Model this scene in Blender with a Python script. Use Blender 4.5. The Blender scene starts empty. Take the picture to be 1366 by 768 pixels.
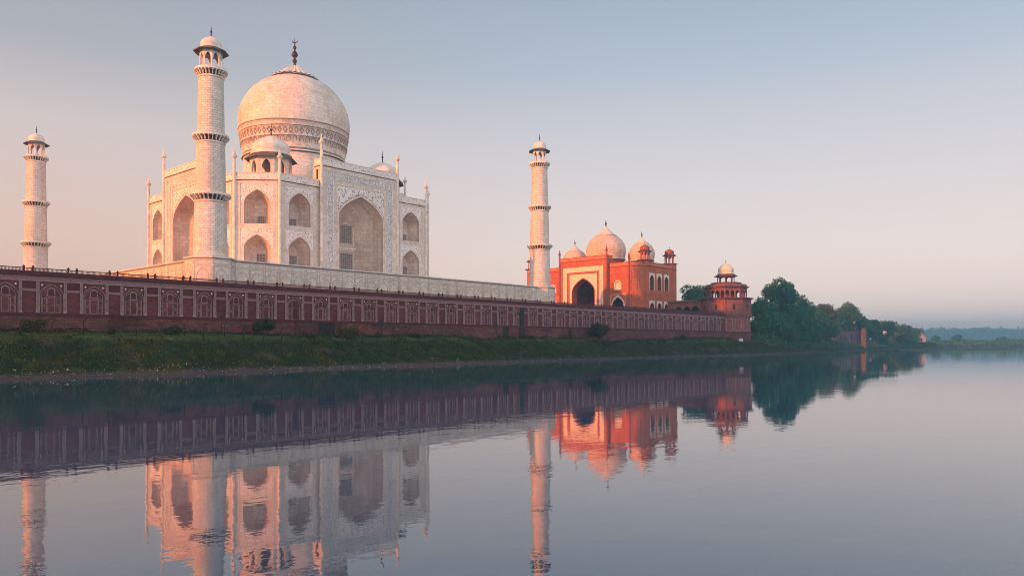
import bpy, math, random
import numpy as np
from mathutils import Vector, Matrix

random.seed(7)
rng = np.random.default_rng(7)
R_ = math.radians
scene = bpy.context.scene
COL = scene.collection

# ------------------------------------------------------------------ camera
WATER = -20.15
CAM = Vector((-110.977, -173.8, -16.558))
th, pit, rol = R_(41.274), R_(0.907), R_(-0.149)
cc, ss = math.cos(th), math.sin(th)
fwd = Vector((cc*math.cos(pit), ss*math.cos(pit), math.sin(pit)))
rgt = Vector((ss, -cc, 0))
dwn = Vector((cc*math.sin(pit), ss*math.sin(pit), -math.cos(pit)))
r2 = rgt*math.cos(rol) - dwn*math.sin(rol)
d2 = rgt*math.sin(rol) + dwn*math.cos(rol)
cam_d = bpy.data.cameras.new('camera')
cam = bpy.data.objects.new('camera', cam_d)
COL.objects.link(cam)
M = Matrix.Identity(4)
for i in range(3):
    M[i][0], M[i][1], M[i][2], M[i][3] = r2[i], -d2[i], -fwd[i], CAM[i]
cam.matrix_world = M
cam_d.sensor_width = 36
cam_d.lens = 1008.295/1366*36
cam_d.shift_y = (443.64-384)/1366
cam_d.clip_start = 0.5
cam_d.clip_end = 12000
scene.camera = cam

# ------------------------------------------------------------------ light
SUN_AZ = 105.5      # compass; east is -X, south is +Y
SUN_EL = 12.8
sx = -math.sin(R_(SUN_AZ))*math.cos(R_(SUN_EL))
sy = -math.cos(R_(SUN_AZ))*math.cos(R_(SUN_EL))
sz = math.sin(R_(SUN_EL))
to_sun = Vector((sx, sy, sz))
sun_d = bpy.data.lights.new('sun', 'SUN')
sun_d.energy = 5.0
sun_d.angle = R_(0.6)
sun_d.color = (1.0, 0.215, 0.005)
sun = bpy.data.objects.new('sun', sun_d)
COL.objects.link(sun)
sun.rotation_euler = to_sun.to_track_quat('Z', 'Y').to_euler()
sun.location = (-300, 100, 120)

SKY_FILL = 2.75
world = bpy.data.worlds.new('World')
scene.world = world
world.use_nodes = True
wn, wl = world.node_tree.nodes, world.node_tree.links
wn.clear()
sky = wn.new('ShaderNodeTexSky')
sky.sky_type = 'NISHITA'
sky.sun_disc = False
sky.sun_elevation = R_(SUN_EL)
sky.sun_rotation = math.atan2(sx, sy)
sky.altitude = 100
sky.air_density = 1.0
sky.dust_density = 3.0
sky.ozone_density = 1.5
bg = wn.new('ShaderNodeBackground')
bg.inputs['Strength'].default_value = 0.15
out = wn.new('ShaderNodeOutputWorld')
# dawn colours of the air: by elevation, rosier towards the south, bluer towards the west,
# and brightened behind the camera, north to east, as added fill for shaded marble
tc = wn.new('ShaderNodeTexCoord')
sep = wn.new('ShaderNodeSeparateXYZ')
wl.new(tc.outputs['Generated'], sep.inputs[0])
def wramp(stops):
    r = wn.new('ShaderNodeValToRGB')
    e = r.color_ramp.elements
    e[0].position, e[0].color = stops[0][0], (*stops[0][1], 1)
    e[1].position, e[1].color = stops[-1][0], (*stops[-1][1], 1)
    for p, c in stops[1:-1]:
        q = e.new(p); q.color = (*c, 1)
    wl.new(sep.outputs[2], r.inputs[0])
    return r.outputs[0]
SKY_L = [(0.0, (0.90, 0.53, 0.39)), (0.06, (0.92, 0.55, 0.41)), (0.128, (0.80, 0.53, 0.425)), (0.25, (0.62, 0.52, 0.49)), (0.335, (0.39, 0.385, 0.41)), (0.5, (0.27, 0.30, 0.35)), (1.0, (0.19, 0.25, 0.32))]
SKY_R = [(0.0, (1.05, 0.76, 0.66)), (0.035, (1.20, 0.87, 0.74)), (0.08, (1.02, 0.78, 0.68)), (0.14, (0.84, 0.69, 0.63)), (0.21, (0.69, 0.615, 0.605)), (0.285, (0.55, 0.54, 0.57)), (0.34, (0.425, 0.475, 0.545)), (0.42, (0.34, 0.40, 0.47)), (0.6, (0.25, 0.325, 0.41)), (1.0, (0.19, 0.255, 0.34))]
rl_, rr_ = wramp(SKY_L), wramp(SKY_R)
def wdot(v):
    d = wn.new('ShaderNodeVectorMath'); d.operation = 'DOT_PRODUCT'
    wl.new(tc.outputs['Generated'], d.inputs[0]); d.inputs[1].default_value = v
    return d.outputs['Value']
def wmap(f, a, b, c, d):
    m = wn.new('ShaderNodeMapRange'); m.interpolation_type = 'SMOOTHSTEP'
    wl.new(f, m.inputs['Value'])
    for k, v in zip(('From Min', 'From Max', 'To Min', 'To Max'), (a, b, c, d)): m.inputs[k].default_value = v
    return m.outputs[0]
def wmix(a, b, f, mode='MIX'):
    m = wn.new('ShaderNodeMixRGB'); m.blend_type = mode
    if isinstance(f, float): m.inputs[0].default_value = f
    else: wl.new(f, m.inputs[0])
    for k, v in ((1, a), (2, b)):
        if isinstance(v, tuple): m.inputs[k].default_value = (*v, 1)
        else: wl.new(v, m.inputs[k])
    return m.outputs[0]
azf = wmap(wdot((ss, -cc, 0)), -0.60, 0.20, 0.0, 1.0)
grad = wmix(rl_, rr_, azf)
sky_fill = wmap(wdot((-0.62, -0.78, 0.05)), -0.05, 0.75, 0.0, 1.0)
grad = wmix(grad, wmix(grad, (SKY_FILL*1.06, SKY_FILL*0.955, SKY_FILL*0.87), 1.0, 'MULTIPLY'), sky_fill)
grad = wmix(grad, (5.33, 5.33, 5.33), 1.0, 'MULTIPLY')
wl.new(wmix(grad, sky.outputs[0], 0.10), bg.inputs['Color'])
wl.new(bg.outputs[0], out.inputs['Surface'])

vs_ = scene.view_settings
vs_.view_transform = 'Standard'
vs_.look = 'None'
vs_.exposure = 0.60
vs_.gamma = 1.0
vs_.use_curve_mapping = False
scene.cycles.use_denoising = True
scene.cycles.filter_width = 1.0
scene.cycles.max_bounces = 6
scene.cycles.volume_bounces = 1
scene.cycles.diffuse_bounces = 3
scene.cycles.glossy_bounces = 3

# ------------------------------------------------------------------ materials
def new_mat(name, rough=0.7, spec=0.3):
    m = bpy.data.materials.new(name)
    m.use_nodes = True
    n = m.node_tree.nodes
    b = n['Principled BSDF']
    b.inputs['Roughness'].default_value = rough
    b.inputs['Specular IOR Level'].default_value = spec
    return m, n, m.node_tree.links, b

def coords(n, l, kind='UV', scale=(1, 1, 1)):
    mp = n.new('ShaderNodeMapping')
    mp.inputs['Scale'].default_value = scale
    if kind == 'Object':
        t = n.new('ShaderNodeNewGeometry'); src = t.outputs['Position']
    else:
        t = n.new('ShaderNodeTexCoord'); src = t.outputs[kind]
    l.new(src, mp.inputs[0])
    return mp.outputs[0]

def noise(n, l, vec, scale, detail=4, rough=0.55):
    t = n.new('ShaderNodeTexNoise')
    t.inputs['Scale'].default_value = scale
    t.inputs['Detail'].default_value = detail
    t.inputs['Roughness'].default_value = rough
    l.new(vec, t.inputs['Vector'])
    return t.outputs['Fac']

def cramp(n, l, fac, stops):
    r = n.new('ShaderNodeValToRGB')
    e = r.color_ramp.elements
    def c4(c): return (c[0], c[1], c[2], 1) if not isinstance(c, (int, float)) else (c, c, c, 1)
    e[0].position, e[0].color = stops[0][0], c4(stops[0][1])
    e[1].position, e[1].color = stops[-1][0], c4(stops[-1][1])
    for p, c in stops[1:-1]:
        q = e.new(p); q.color = c4(c)
    l.new(fac, r.inputs[0])
    return r.outputs[0]

def mix(n, l, a, b, fac, mode='MIX'):
    m = n.new('ShaderNodeMixRGB')
    m.blend_type = mode
    if isinstance(fac, float): m.inputs[0].default_value = fac
    else: l.new(fac, m.inputs[0])
    for s, v in ((1, a), (2, b)):
        if isinstance(v, tuple): m.inputs[s].default_value = (*v, 1)
        else: l.new(v, m.inputs[s])
    return m.outputs[0]

def bump(n, l, b, h, strength=0.4, dist=0.05):
    k = n.new('ShaderNodeBump')
    k.inputs['Strength'].default_value = strength
    k.inputs['Distance'].default_value = dist
    l.new(h, k.inputs['Height'])
    l.new(k.outputs[0], b.inputs['Normal'])

def block_mat(name, c1, c2, mortar, bw, rh, msize=0.03, rough=0.55, stain=(0.5, 0.42, 0.35), stain_amt=0.5, var=0.0, salt=None):
    m, n, l, b = new_mat(name, rough)
    uv = coords(n, l, 'UV')
    br = n.new('ShaderNodeTexBrick')
    br.offset = 0.5
    br.inputs['Scale'].default_value = 1.0
    br.inputs['Brick Width'].default_value = bw
    br.inputs['Row Height'].default_value = rh
    br.inputs['Mortar Size'].default_value = msize
    br.inputs['Mortar Smooth'].default_value = 0.3
    br.inputs['Bias'].default_value = var
    br.inputs['Color1'].default_value = (*c1, 1)
    br.inputs['Color2'].default_value = (*c2, 1)
    br.inputs['Mortar'].default_value = (*mortar, 1)
    l.new(uv, br.inputs['Vector'])
    ob = coords(n, l, 'Object')
    big = noise(n, l, ob, 0.16, 6, 0.62)
    fine = noise(n, l, ob, 1.3, 5, 0.65)
    st = cramp(n, l, big, [(0.42, 0.0), (0.70, stain_amt)])
    col = mix(n, l, br.outputs['Color'], stain, st, 'MULTIPLY')
    f2 = cramp(n, l, fine, [(0.28, 0.78), (0.5, 0.96), (0.72, 1.08)])
    col = mix(n, l, col, f2, 1.0, 'MULTIPLY')
    if salt:
        sn = noise(n, l, coords(n, l, 'Object', (0.35, 0.35, 1.6)), 0.9, 5, 0.7)
        col = mix(n, l, col, salt, cramp(n, l, sn, [(0.60, 0.0), (0.72, 0.8)]))
    # streaks running down from ledges
    obs = coords(n, l, 'Object', (0.9, 0.9, 0.05))
    strk = noise(n, l, obs, 1.0, 4, 0.6)
    sk = cramp(n, l, strk, [(0.35, 0.82), (0.58, 1.0)])
    col = mix(n, l, col, sk, 0.8, 'MULTIPLY')
    l.new(col, b.inputs['Base Color'])
    bump(n, l, b, br.outputs['Fac'], 0.25, -0.03)
    return m

def plain_mat(name, c, rough=0.6, amt=0.25, scale=1.5, spec=0.3, metal=0.0):
    m, n, l, b = new_mat(name, rough, spec)
    ob = coords(n, l, 'Object')
    f = noise(n, l, ob, scale, 5, 0.6)
    k = cramp(n, l, f, [(0.3, 1-amt), (0.7, 1+amt*0.4)])
    l.new(mix(n, l, c, k, 1.0, 'MULTIPLY'), b.inputs['Base Color'])
    b.inputs['Metallic'].default_value = metal
    return m

def inlay_mat(name, ground, dark, scale, lo, hi, stretch=(1, 1, 1)):
    """marble with a pietra dura pattern of small curling dark figures"""
    m, n, l, b = new_mat(name, 0.5)
    uv = coords(n, l, 'UV', stretch)
    w = n.new('ShaderNodeTexNoise'); w.inputs['Scale'].default_value = scale*0.6; w.inputs['Detail'].default_value = 1
    l.new(uv, w.inputs['Vector'])
    wv = n.new('ShaderNodeMixRGB'); wv.inputs[0].default_value = 0.12
    l.new(uv, wv.inputs[1]); l.new(w.outputs['Color'], wv.inputs[2])
    v = n.new('ShaderNodeTexVoronoi'); v.feature = 'SMOOTH_F1'
    v.inputs['Scale'].default_value = scale
    l.new(wv.outputs[0], v.inputs['Vector'])
    nz = noise(n, l, uv, scale*1.4, 2, 0.5)
    add = n.new('ShaderNodeMath'); add.operation = 'ADD'
    l.new(v.outputs['Distance'], add.inputs[0]); l.new(nz, add.inputs[1])
    f = cramp(n, l, add.outputs[0], [(lo, 1.0), (hi, 0.0)])
    ob = coords(n, l, 'Object')
    big = cramp(n, l, noise(n, l, ob, 0.5, 5), [(0.3, 0.85), (0.7, 1.05)])
    col = mix(n, l, ground, dark, f)
    l.new(mix(n, l, col, big, 1.0, 'MULTIPLY'), b.inputs['Base Color'])
    return m

MARBLE = block_mat('marble_blocks', (0.82, 0.74, 0.66), (0.70, 0.62, 0.55), (0.50, 0.42, 0.37), 1.3, 0.62, 0.025, stain=(0.72, 0.64, 0.56), stain_amt=0.5)
MARBLE_MIN = block_mat('marble_courses', (0.83, 0.75, 0.67), (0.69, 0.62, 0.55), (0.44, 0.37, 0.33), 0.85, 0.42, 0.035, stain=(0.72, 0.64, 0.56), stain_amt=0.5)
MARBLE_DOME = block_mat('marble_dome_blocks', (0.84, 0.75, 0.66), (0.77, 0.68, 0.59), (0.60, 0.50, 0.43), 1.7, 0.85, 0.04, stain=(0.72, 0.58, 0.48), stain_amt=0.7)
MARBLE_TRIM = plain_mat('marble_trim', (0.78, 0.70, 0.62), 0.5, 0.35, 0.7)
MARBLE_SMALL = plain_mat('marble_small_dome', (0.80, 0.71, 0.63), 0.5, 0.28, 0.6)
MARBLE_LINE = plain_mat('marble_dark_line', (0.22, 0.20, 0.20), 0.6, 0.35, 1.0)
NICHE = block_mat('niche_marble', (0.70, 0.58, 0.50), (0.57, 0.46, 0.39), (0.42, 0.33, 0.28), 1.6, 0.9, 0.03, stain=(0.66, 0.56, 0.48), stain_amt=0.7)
DOMEBAND = inlay_mat('dome_frieze', (0.76, 0.67, 0.59), (0.52, 0.43, 0.37), 1.5, 0.66, 0.95)
SPANDREL = inlay_mat('floral_inlay', (0.82, 0.76, 0.71), (0.24, 0.17, 0.15), 2.6, 0.70, 0.86)
SPANDREL_S = inlay_mat('faint_floral_inlay', (0.82, 0.76, 0.71), (0.42, 0.32, 0.28), 3.4, 0.68, 0.86)
SCRIPT = inlay_mat('calligraphy_inlay', (0.70, 0.67, 0.65), (0.22, 0.23, 0.27), 4.2, 0.70, 0.95)
BANDPAT = inlay_mat('carved_band', (0.80, 0.74, 0.69), (0.30, 0.25, 0.23), 2.6, 0.66, 0.80)
STONE_RED = block_mat('red_sandstone_wall', (0.20, 0.054, 0.058), (0.14, 0.038, 0.042), (0.08, 0.03, 0.033), 1.1, 0.42, 0.03, rough=0.85, stain=(0.35, 0.32, 0.36), stain_amt=0.75, salt=(0.28, 0.18, 0.18))
STONE_BASE = block_mat('weathered_sandstone_base', (0.21, 0.078, 0.070), (0.11, 0.045, 0.044), (0.07, 0.035, 0.035), 0.9, 0.36, 0.03, rough=0.9, stain=(0.36, 0.34, 0.38), stain_amt=0.9, salt=(0.36, 0.25, 0.23))
STONE_DARK = plain_mat('dark_sandstone', (0.095, 0.024, 0.034), 0.85, 0.4, 1.0)
STONE_PANEL = block_mat('sandstone_panel', (0.185, 0.052, 0.054), (0.12, 0.036, 0.040), (0.08, 0.03, 0.032), 0.9, 0.4, 0.02, rough=0.85, stain=(0.40, 0.36, 0.40), stain_amt=0.85, salt=(0.30, 0.19, 0.18))
STONE_BAND = inlay_mat('carved_sandstone_band', (0.25, 0.135, 0.145), (0.09, 0.034, 0.040), 3.6, 0.62, 0.75)
WHITE_INLAY = plain_mat('white_marble_inlay', (0.35, 0.25, 0.255), 0.6, 0.45, 2.2)
BOSS = plain_mat('white_boss', (0.80, 0.78, 0.76), 0.5, 0.1, 2)
ORANGE = block_mat('orange_sandstone', (0.62, 0.175, 0.080), (0.50, 0.135, 0.062), (0.30, 0.08, 0.045), 1.2, 0.6, 0.025, rough=0.85, stain=(0.6, 0.45, 0.42), stain_amt=0.5)
ORANGE_DK = plain_mat('orange_sandstone_trim', (0.34, 0.095, 0.05), 0.85, 0.3, 1.0)
ORANGE_PAT = inlay_mat('orange_carved_band', (0.60, 0.18, 0.085), (0.24, 0.06, 0.035), 2.2, 0.66, 0.8)
MOSQ_WHITE = plain_mat('mosque_marble', (0.80, 0.66, 0.54), 0.55, 0.22, 1.0)
TOWER = block_mat('tower_sandstone', (0.31, 0.120, 0.098), (0.24, 0.092, 0.078), (0.16, 0.065, 0.055), 1.0, 0.5, 0.025, rough=0.85, stain=(0.5, 0.42, 0.42), stain_amt=0.6)
TOWER_DK = plain_mat('tower_dark_eave', (0.15, 0.06, 0.06), 0.85, 0.3, 1.0)
BRONZE = plain_mat('dark_bronze', (0.045, 0.026, 0.022), 0.45, 0.3, 2.0, 0.5, 0.6)
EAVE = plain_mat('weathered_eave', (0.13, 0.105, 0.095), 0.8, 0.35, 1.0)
BRACKET_DK = plain_mat('bracket_gap_shade', (0.075, 0.055, 0.05), 0.8, 0.3, 1.0)  # shade in the gaps between balcony brackets, painted as a dark backing ring
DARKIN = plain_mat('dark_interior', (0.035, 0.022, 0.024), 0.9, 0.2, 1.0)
PANEL_LINE = plain_mat('marble_panel_line', (0.52, 0.46, 0.41), 0.6, 0.35, 0.6)
LATTICE = plain_mat('marble_lattice', (0.42, 0.37, 0.34), 0.6, 0.2, 2.0)
IWAN_SHADE = plain_mat('shaded_vault', (0.085, 0.035, 0.038), 0.9, 0.5, 0.5)  # shade deep inside the mosque portal, put into the stone colour
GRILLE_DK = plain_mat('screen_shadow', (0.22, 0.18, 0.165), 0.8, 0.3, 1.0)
DOOR = plain_mat('dark_wood_door', (0.022, 0.018, 0.020), 0.7, 0.4, 1.5)
IRON = plain_mat('dark_iron', (0.02, 0.017, 0.018), 0.6, 0.3, 2.0)
BARK = plain_mat('bark', (0.07, 0.05, 0.04), 0.9, 0.4, 2.0)
OLDBRICK = block_mat('old_brick', (0.15, 0.12, 0.12), (0.12, 0.095, 0.095), (0.11, 0.09, 0.09), 0.8, 0.35, 0.04, rough=0.9, stain=(0.55, 0.5, 0.5), stain_amt=0.7)
PLASTER = plain_mat('pale_plaster', (0.36, 0.32, 0.31), 0.8, 0.25, 0.8)
ROOFTIN = plain_mat('pale_roof', (0.42, 0.36, 0.34), 0.7, 0.3, 0.8)
CLOTH = plain_mat('pale_cloth', (0.62, 0.58, 0.54), 0.9, 0.25, 2.5)

def leaf_mat(name, c1, c2):
    m, n, l, b = new_mat(name, 0.6, 0.25)
    ob = coords(n, l, 'Object')
    f = noise(n, l, ob, 0.35, 4, 0.7)
    g = noise(n, l, ob, 2.5, 2, 0.5)
    a = cramp(n, l, f, [(0.3, c1), (0.7, c2)])
    k = cramp(n, l, g, [(0.3, 0.6), (0.7, 1.25)])
    col = mix(n, l, a, k, 1.0, 'MULTIPLY')
    l.new(col, b.inputs['Base Color'])
    tr = n.new('ShaderNodeBsdfTranslucent')
    l.new(col, tr.inputs['Color'])
    ms = n.new('ShaderNodeMixShader'); ms.inputs[0].default_value = 0.25
    o = n['Material Output']
    l.new(b.outputs[0], ms.inputs[1]); l.new(tr.outputs[0], ms.inputs[2])
    l.new(ms.outputs[0], o.inputs['Surface'])
    return m
LEAF_DARK = leaf_mat('leaves_dark', (0.012, 0.105, 0.062), (0.055, 0.22, 0.12))
LEAF_MID = leaf_mat('leaves_mid', (0.030, 0.110, 0.055), (0.080, 0.20, 0.095))
LEAF_PALE = leaf_mat('leaves_pale', (0.050, 0.095, 0.050), (0.09, 0.15, 0.08))
LEAF_BUSH = leaf_mat('bush_leaves', (0.020, 0.038, 0.016), (0.05, 0.075, 0.03))
LEAF_OCHRE = leaf_mat('ochre_leaves', (0.045, 0.052, 0.014), (0.11, 0.10, 0.028))
GRASS = leaf_mat('grass_blades', (0.016, 0.038, 0.010), (0.085, 0.140, 0.038))

def ground_mat():
    m, n, l, b = new_mat('riverbank_soil', 0.95, 0.1)
    ob = coords(n, l, 'Object')
    f = noise(n, l, ob, 0.25, 6, 0.65)
    g = noise(n, l, ob, 1.6, 5, 0.65)
    green = cramp(n, l, f, [(0.34, (0.075, 0.062, 0.044)), (0.45, (0.020, 0.032, 0.012)), (0.58, (0.022, 0.040, 0.014)), (0.72, (0.060, 0.085, 0.028))])
    green = mix(n, l, green, cramp(n, l, g, [(0.3, 0.55), (0.7, 1.2)]), 1.0, 'MULTIPLY')
    mud = cramp(n, l, g, [(0.3, (0.030, 0.030, 0.030)), (0.7, (0.080, 0.080, 0.080))])
    s = n.new('ShaderNodeSeparateXYZ')
    l.new(ob, s.inputs[0])
    lw = n.new('ShaderNodeMapRange')
    lw.inputs['From Min'].default_value = -15.35
    lw.inputs['From Max'].default_value = -14.75
    la = n.new('ShaderNodeMath'); la.operation = 'MULTIPLY_ADD'
    l.new(f, la.inputs[0]); la.inputs[1].default_value = 1.5; l.new(s.outputs[2], la.inputs[2])
    l.new(la.outputs[0], lw.inputs['Value'])
    green = mix(n, l, green, cramp(n, l, g, [(0.3, (0.042, 0.062, 0.020)), (0.7, (0.085, 0.115, 0.034))]), lw.outputs[0])
    ad = n.new('ShaderNodeMath'); ad.operation = 'MULTIPLY_ADD'
    l.new(f, ad.inputs[0]); ad.inputs[1].default_value = 1.4; l.new(s.outputs[2], ad.inputs[2])
    k = cramp(n, l, ad.outputs[0], [(0.0, 0.0), (1.0, 1.0)])
    mr = n.new('ShaderNodeMapRange')
    mr.inputs['From Min'].default_value = WATER+0.95
    mr.inputs['From Max'].default_value = WATER+1.45
    l.new(ad.outputs[0], mr.inputs['Value'])
    l.new(mix(n, l, mud, green, mr.outputs[0]), b.inputs['Base Color'])
    bump(n, l, b, g, 0.6, 0.15)
    return m
GROUND = ground_mat()

def water_mat():
    m, n, l, b = new_mat('river_water', 0.02, 0.5)
    b.inputs['Base Color'].default_value = (0.018, 0.075, 0.135, 1)
    b.inputs['IOR'].default_value = 2.0
    ob = coords(n, l, 'Object')
    ob1 = coords(n, l, 'Object', (0.55, 1.0, 1))
    a = noise(n, l, ob1, 0.9, 3, 0.5)
    c = noise(n, l, ob, 3.2, 2, 0.5)
    d = noise(n, l, ob, 0.05, 3, 0.5)
    e = noise(n, l, ob, 0.16, 2, 0.5)
    patch = cramp(n, l, d, [(0.38, 0.25), (0.62, 1.0)])
    s1 = mix(n, l, a, c, 0.22)
    s2 = mix(n, l, (0.5, 0.5, 0.5), s1, patch)
    bump(n, l, b, s2, 1.0, 0.011)
    return m
WATERM = water_mat()

# ------------------------------------------------------------------ mesh builder
class MB:
    def __init__(s):
        s.v = []; s.f = []; s.m = []; s.uv = []; s.sm = []; s.mats = []
    def mi(s, mat):
        if mat not in s.mats: s.mats.append(mat)
        return s.mats.index(mat)
    def face(s, pts, mat, uv=None, smooth=False):
        i0 = len(s.v)
        pts = [Vector(p) for p in pts]
        s.v.extend(pts)
        s.f.append(list(range(i0, i0+len(pts))))
        s.m.append(s.mi(mat))
        s.sm.append(smooth)
        if uv is None:
            nrm = Vector((0, 0, 0))
            for a in range(len(pts)):
                p, q = pts[a], pts[(a+1) % len(pts)]
                nrm += Vector(((p.y-q.y)*(p.z+q.z), (p.z-q.z)*(p.x+q.x), (p.x-q.x)*(p.y+q.y)))
            if nrm.length > 1e-9: nrm.normalize()
            if abs(nrm.z) < 0.75:
                t = Vector((-nrm.y, nrm.x, 0)); t.normalize()
                uv = [(p.dot(t), p.z) for p in pts]
            else:
                uv = [(p.x, p.y) for p in pts]
        s.uv.append(uv)
    def box(s, a, b, mat):
        x0, y0, z0 = a; x1, y1, z1 = b
        P = [(x0, y0, z0), (x1, y0, z0), (x1, y1, z0), (x0, y1, z0), (x0, y0, z1), (x1, y0, z1), (x1, y1, z1), (x0, y1, z1)]
        for q in ((0, 3, 2, 1), (4, 5, 6, 7), (0, 1, 5, 4), (1, 2, 6, 5), (2, 3, 7, 6), (3, 0, 4, 7)):
            s.face([P[i] for i in q], mat)
    def tbox(s, T, u0, u1, v0, v1, n0, n1, mat):
        P = [T(u, v, n) for n in (n0, n1) for v in (v0, v1) for u in (u0, u1)]
        for q in ((4, 5, 7, 6), (0, 2, 3, 1), (0, 1, 5, 4), (2, 6, 7, 3), (0, 4, 6, 2), (1, 3, 7, 5)):
            s.face([P[i] for i in q], mat)
    def prism(s, poly, z0, z1, mat, top=None, cap=True):
        n = len(poly)
        for i in range(n):
            a, b = poly[i], poly[(i+1) % n]
            s.face([(*a, z0), (*b, z0), (*b, z1), (*a, z1)], mat)
        if cap:
            s.face([(*p, z1) for p in poly], top or mat)
            s.face([(*p, z0) for p in reversed(poly)], top or mat)
    def loft(s, c, prof, n, mat, rot=0.0, smooth=True, mats=None, close=True):
        """rings of radius r at height z about the axis through c"""
        acc = 0
        rr = max(p[0] for p in prof)
        ring = lambda r, z, k: (c[0]+r*math.cos(rot+2*math.pi*k/n), c[1]+r*math.sin(rot+2*math.pi*k/n), c[2]+z)
        for j in range(len(prof)-1):
            (ra, za), (rb, zb) = prof[j], prof[j+1]
            dl = math.hypot(rb-ra, zb-za)
            mt = mats[j] if mats else mat
            for k in range(n):
                u0, u1 = 2*math.pi*rr*k/n, 2*math.pi*rr*(k+1)/n
                uv = [(u0, acc), (u1, acc), (u1, acc+dl), (u0, acc+dl)]
                if rb < 1e-5:
                    s.face([ring(ra, za, k), ring(ra, za, k+1), (c[0], c[1], c[2]+zb)], mt, [uv[0], uv[1], uv[2]], smooth)
                elif ra < 1e-5:
                    s.face([(c[0], c[1], c[2]+za), ring(rb, zb, k+1), ring(rb, zb, k)], mt, [uv[0], uv[2], uv[3]], smooth)
                else:
                    s.face([ring(ra, za, k), ring(ra, za, k+1), ring(rb, zb, k+1), ring(rb, zb, k)], mt, uv, smooth)
            acc += dl
        if close and prof[-1][0] > 1e-5:
            s.face([ring(*prof[-1], k) for k in range(n)], mats[-1] if mats else mat)
        if close and prof[0][0] > 1e-5:
            s.face([ring(*prof[0], k) for k in reversed(range(n))], mats[0] if mats else mat)
    def tube(s, a, b, ra, rb, mat, n=8):
        a, b = Vector(a), Vector(b)
        d = (b-a).normalized()
        x = d.orthogonal().normalized(); y = d.cross(x)
        A = [a+(x*math.cos(2*math.pi*k/n)+y*math.sin(2*math.pi*k/n))*ra for k in range(n)]
        B = [b+(x*math.cos(2*math.pi*k/n)+y*math.sin(2*math.pi*k/n))*rb for k in range(n)]
        for k in range(n):
            s.face([A[k], A[(k+1) % n], B[(k+1) % n], B[k]], mat, None, True)
        s.face(list(reversed(A)), mat); s.face(B, mat)
    def build(s, name, parent=None, weld=True):
        me = bpy.data.meshes.new(name)
        o = Vector((0, 0, 0))
        p = parent
        while p is not None:
            o += p.location; p = p.parent
        V = np.array([tuple(v) for v in s.v], dtype=float) - np.array(o)
        me.from_pydata(V.tolist(), [], s.f)
        for m in s.mats: me.materials.append(m)
        me.polygons.foreach_set('material_index', s.m)
        me.polygons.foreach_set('use_smooth', s.sm)
        ul = me.uv_layers.new(name='UVMap')
        flat = [c for f in s.uv for q in f for c in q]
        ul.data.foreach_set('uv', flat)
        if weld and any(s.sm):
            import bmesh
            bm = bmesh.new(); bm.from_mesh(me)
            bmesh.ops.remove_doubles(bm, verts=bm.verts, dist=1e-4)
            bm.to_mesh(me); bm.free()
        me.update()
        ob = bpy.data.objects.new(name, me)
        COL.objects.link(ob)
        if parent is not None: ob.parent = parent
        return ob

def tag(o, label=None, cat=None, group=None, kind=None):
    if label: o['label'] = label
    if cat: o['category'] = cat
    if group: o['group'] = group
    if kind: o['kind'] = kind
    return o

def thing(name, label, cat, loc=(0, 0, 0), group=None):
    o = bpy.data.objects.new(name, None)
    o.empty_display_size = 1
    COL.objects.link(o)
    o.location = loc
    return tag(o, label, cat, group)

def copy_tree(o, parent=None):
    c = o.copy()
    COL.objects.link(c)
    if parent is not None: c.parent = parent
    for ch in list(o.children): copy_tree(ch, c)
    return c

def plane_T(origin, udir, ndir):
    o, u, n = Vector(origin), Vector(udir).normalized(), Vector(ndir).normalized()
    return lambda a, v, d: (o.x+u.x*a+n.x*d, o.y+u.y*a+n.y*d, o.z+v)

def arch_pts(uc, w, vb, vs, va, n=9):
    """four centred pointed arch, from the left foot over the apex to the right foot"""
    P = [(uc-w, vb), (uc-w, vs)]
    f = lambda t: 0.62*math.sqrt(max(0, 1-t*t))+0.38*(1-t)
    ts = [math.sin(math.pi/2*(1-i/n)) for i in range(1, n)]
    for t in ts: P.append((uc-w*t, vs+(va-vs)*f(t)))
    P.append((uc, va))
    for t in reversed(ts): P.append((uc+w*t, vs+(va-vs)*f(t)))
    P += [(uc+w, vs), (uc+w, vb)]
    return P

def arch_wall(mb, T, u0, u1, v0, v1, ops, mat, n=0.0):
    """sheet [u0,u1]x[v0,v1] at depth n with arched holes; ops = (uc,w,vb,vs,va)"""
    x = u0
    for uc, w, vb, vs, va in sorted(ops):
        if uc-w > x+1e-6: mb.face([T(x, v0, n), T(uc-w, v0, n), T(uc-w, v1, n), T(x, v1, n)], mat)
        if vb > v0+1e-6: mb.face([T(uc-w, v0, n), T(uc+w, v0, n), T(uc+w, vb, n), T(uc-w, vb, n)], mat)
        A = arch_pts(uc, w, vb, vs, va)[1:-1]
        for p, q in zip(A, A[1:]):
            mb.face([T(p[0], p[1], n), T(q[0], q[1], n), T(q[0], v1, n), T(p[0], v1, n)], mat)
        x = uc+w
    if x < u1-1e-6: mb.face([T(x, v0, n), T(u1, v0, n), T(u1, v1, n), T(x, v1, n)], mat)

def niche(mb, T, op, rings, mat, back=None, n0=0.0):
    """recess behind an arched hole; rings = (depth, width factor, height factor)"""
    uc, w, vb, vs, va = op
    prev = None
    for d, ws, hs in rings:
        cur = [T(a, b, n0-d) for a, b in arch_pts(uc, w*ws, vb, vb+(vs-vb)*hs, vb+(va-vb)*hs)]
        if prev:
            for i in range(len(cur)-1):
                mb.face([prev[i], cur[i], cur[i+1], prev[i+1]], mat)
            mb.face([prev[0], prev[-1], cur[-1], cur[0]], mat)
        prev = cur
    if back is not False:
        mb.face(list(reversed(prev)), back or mat)

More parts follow.
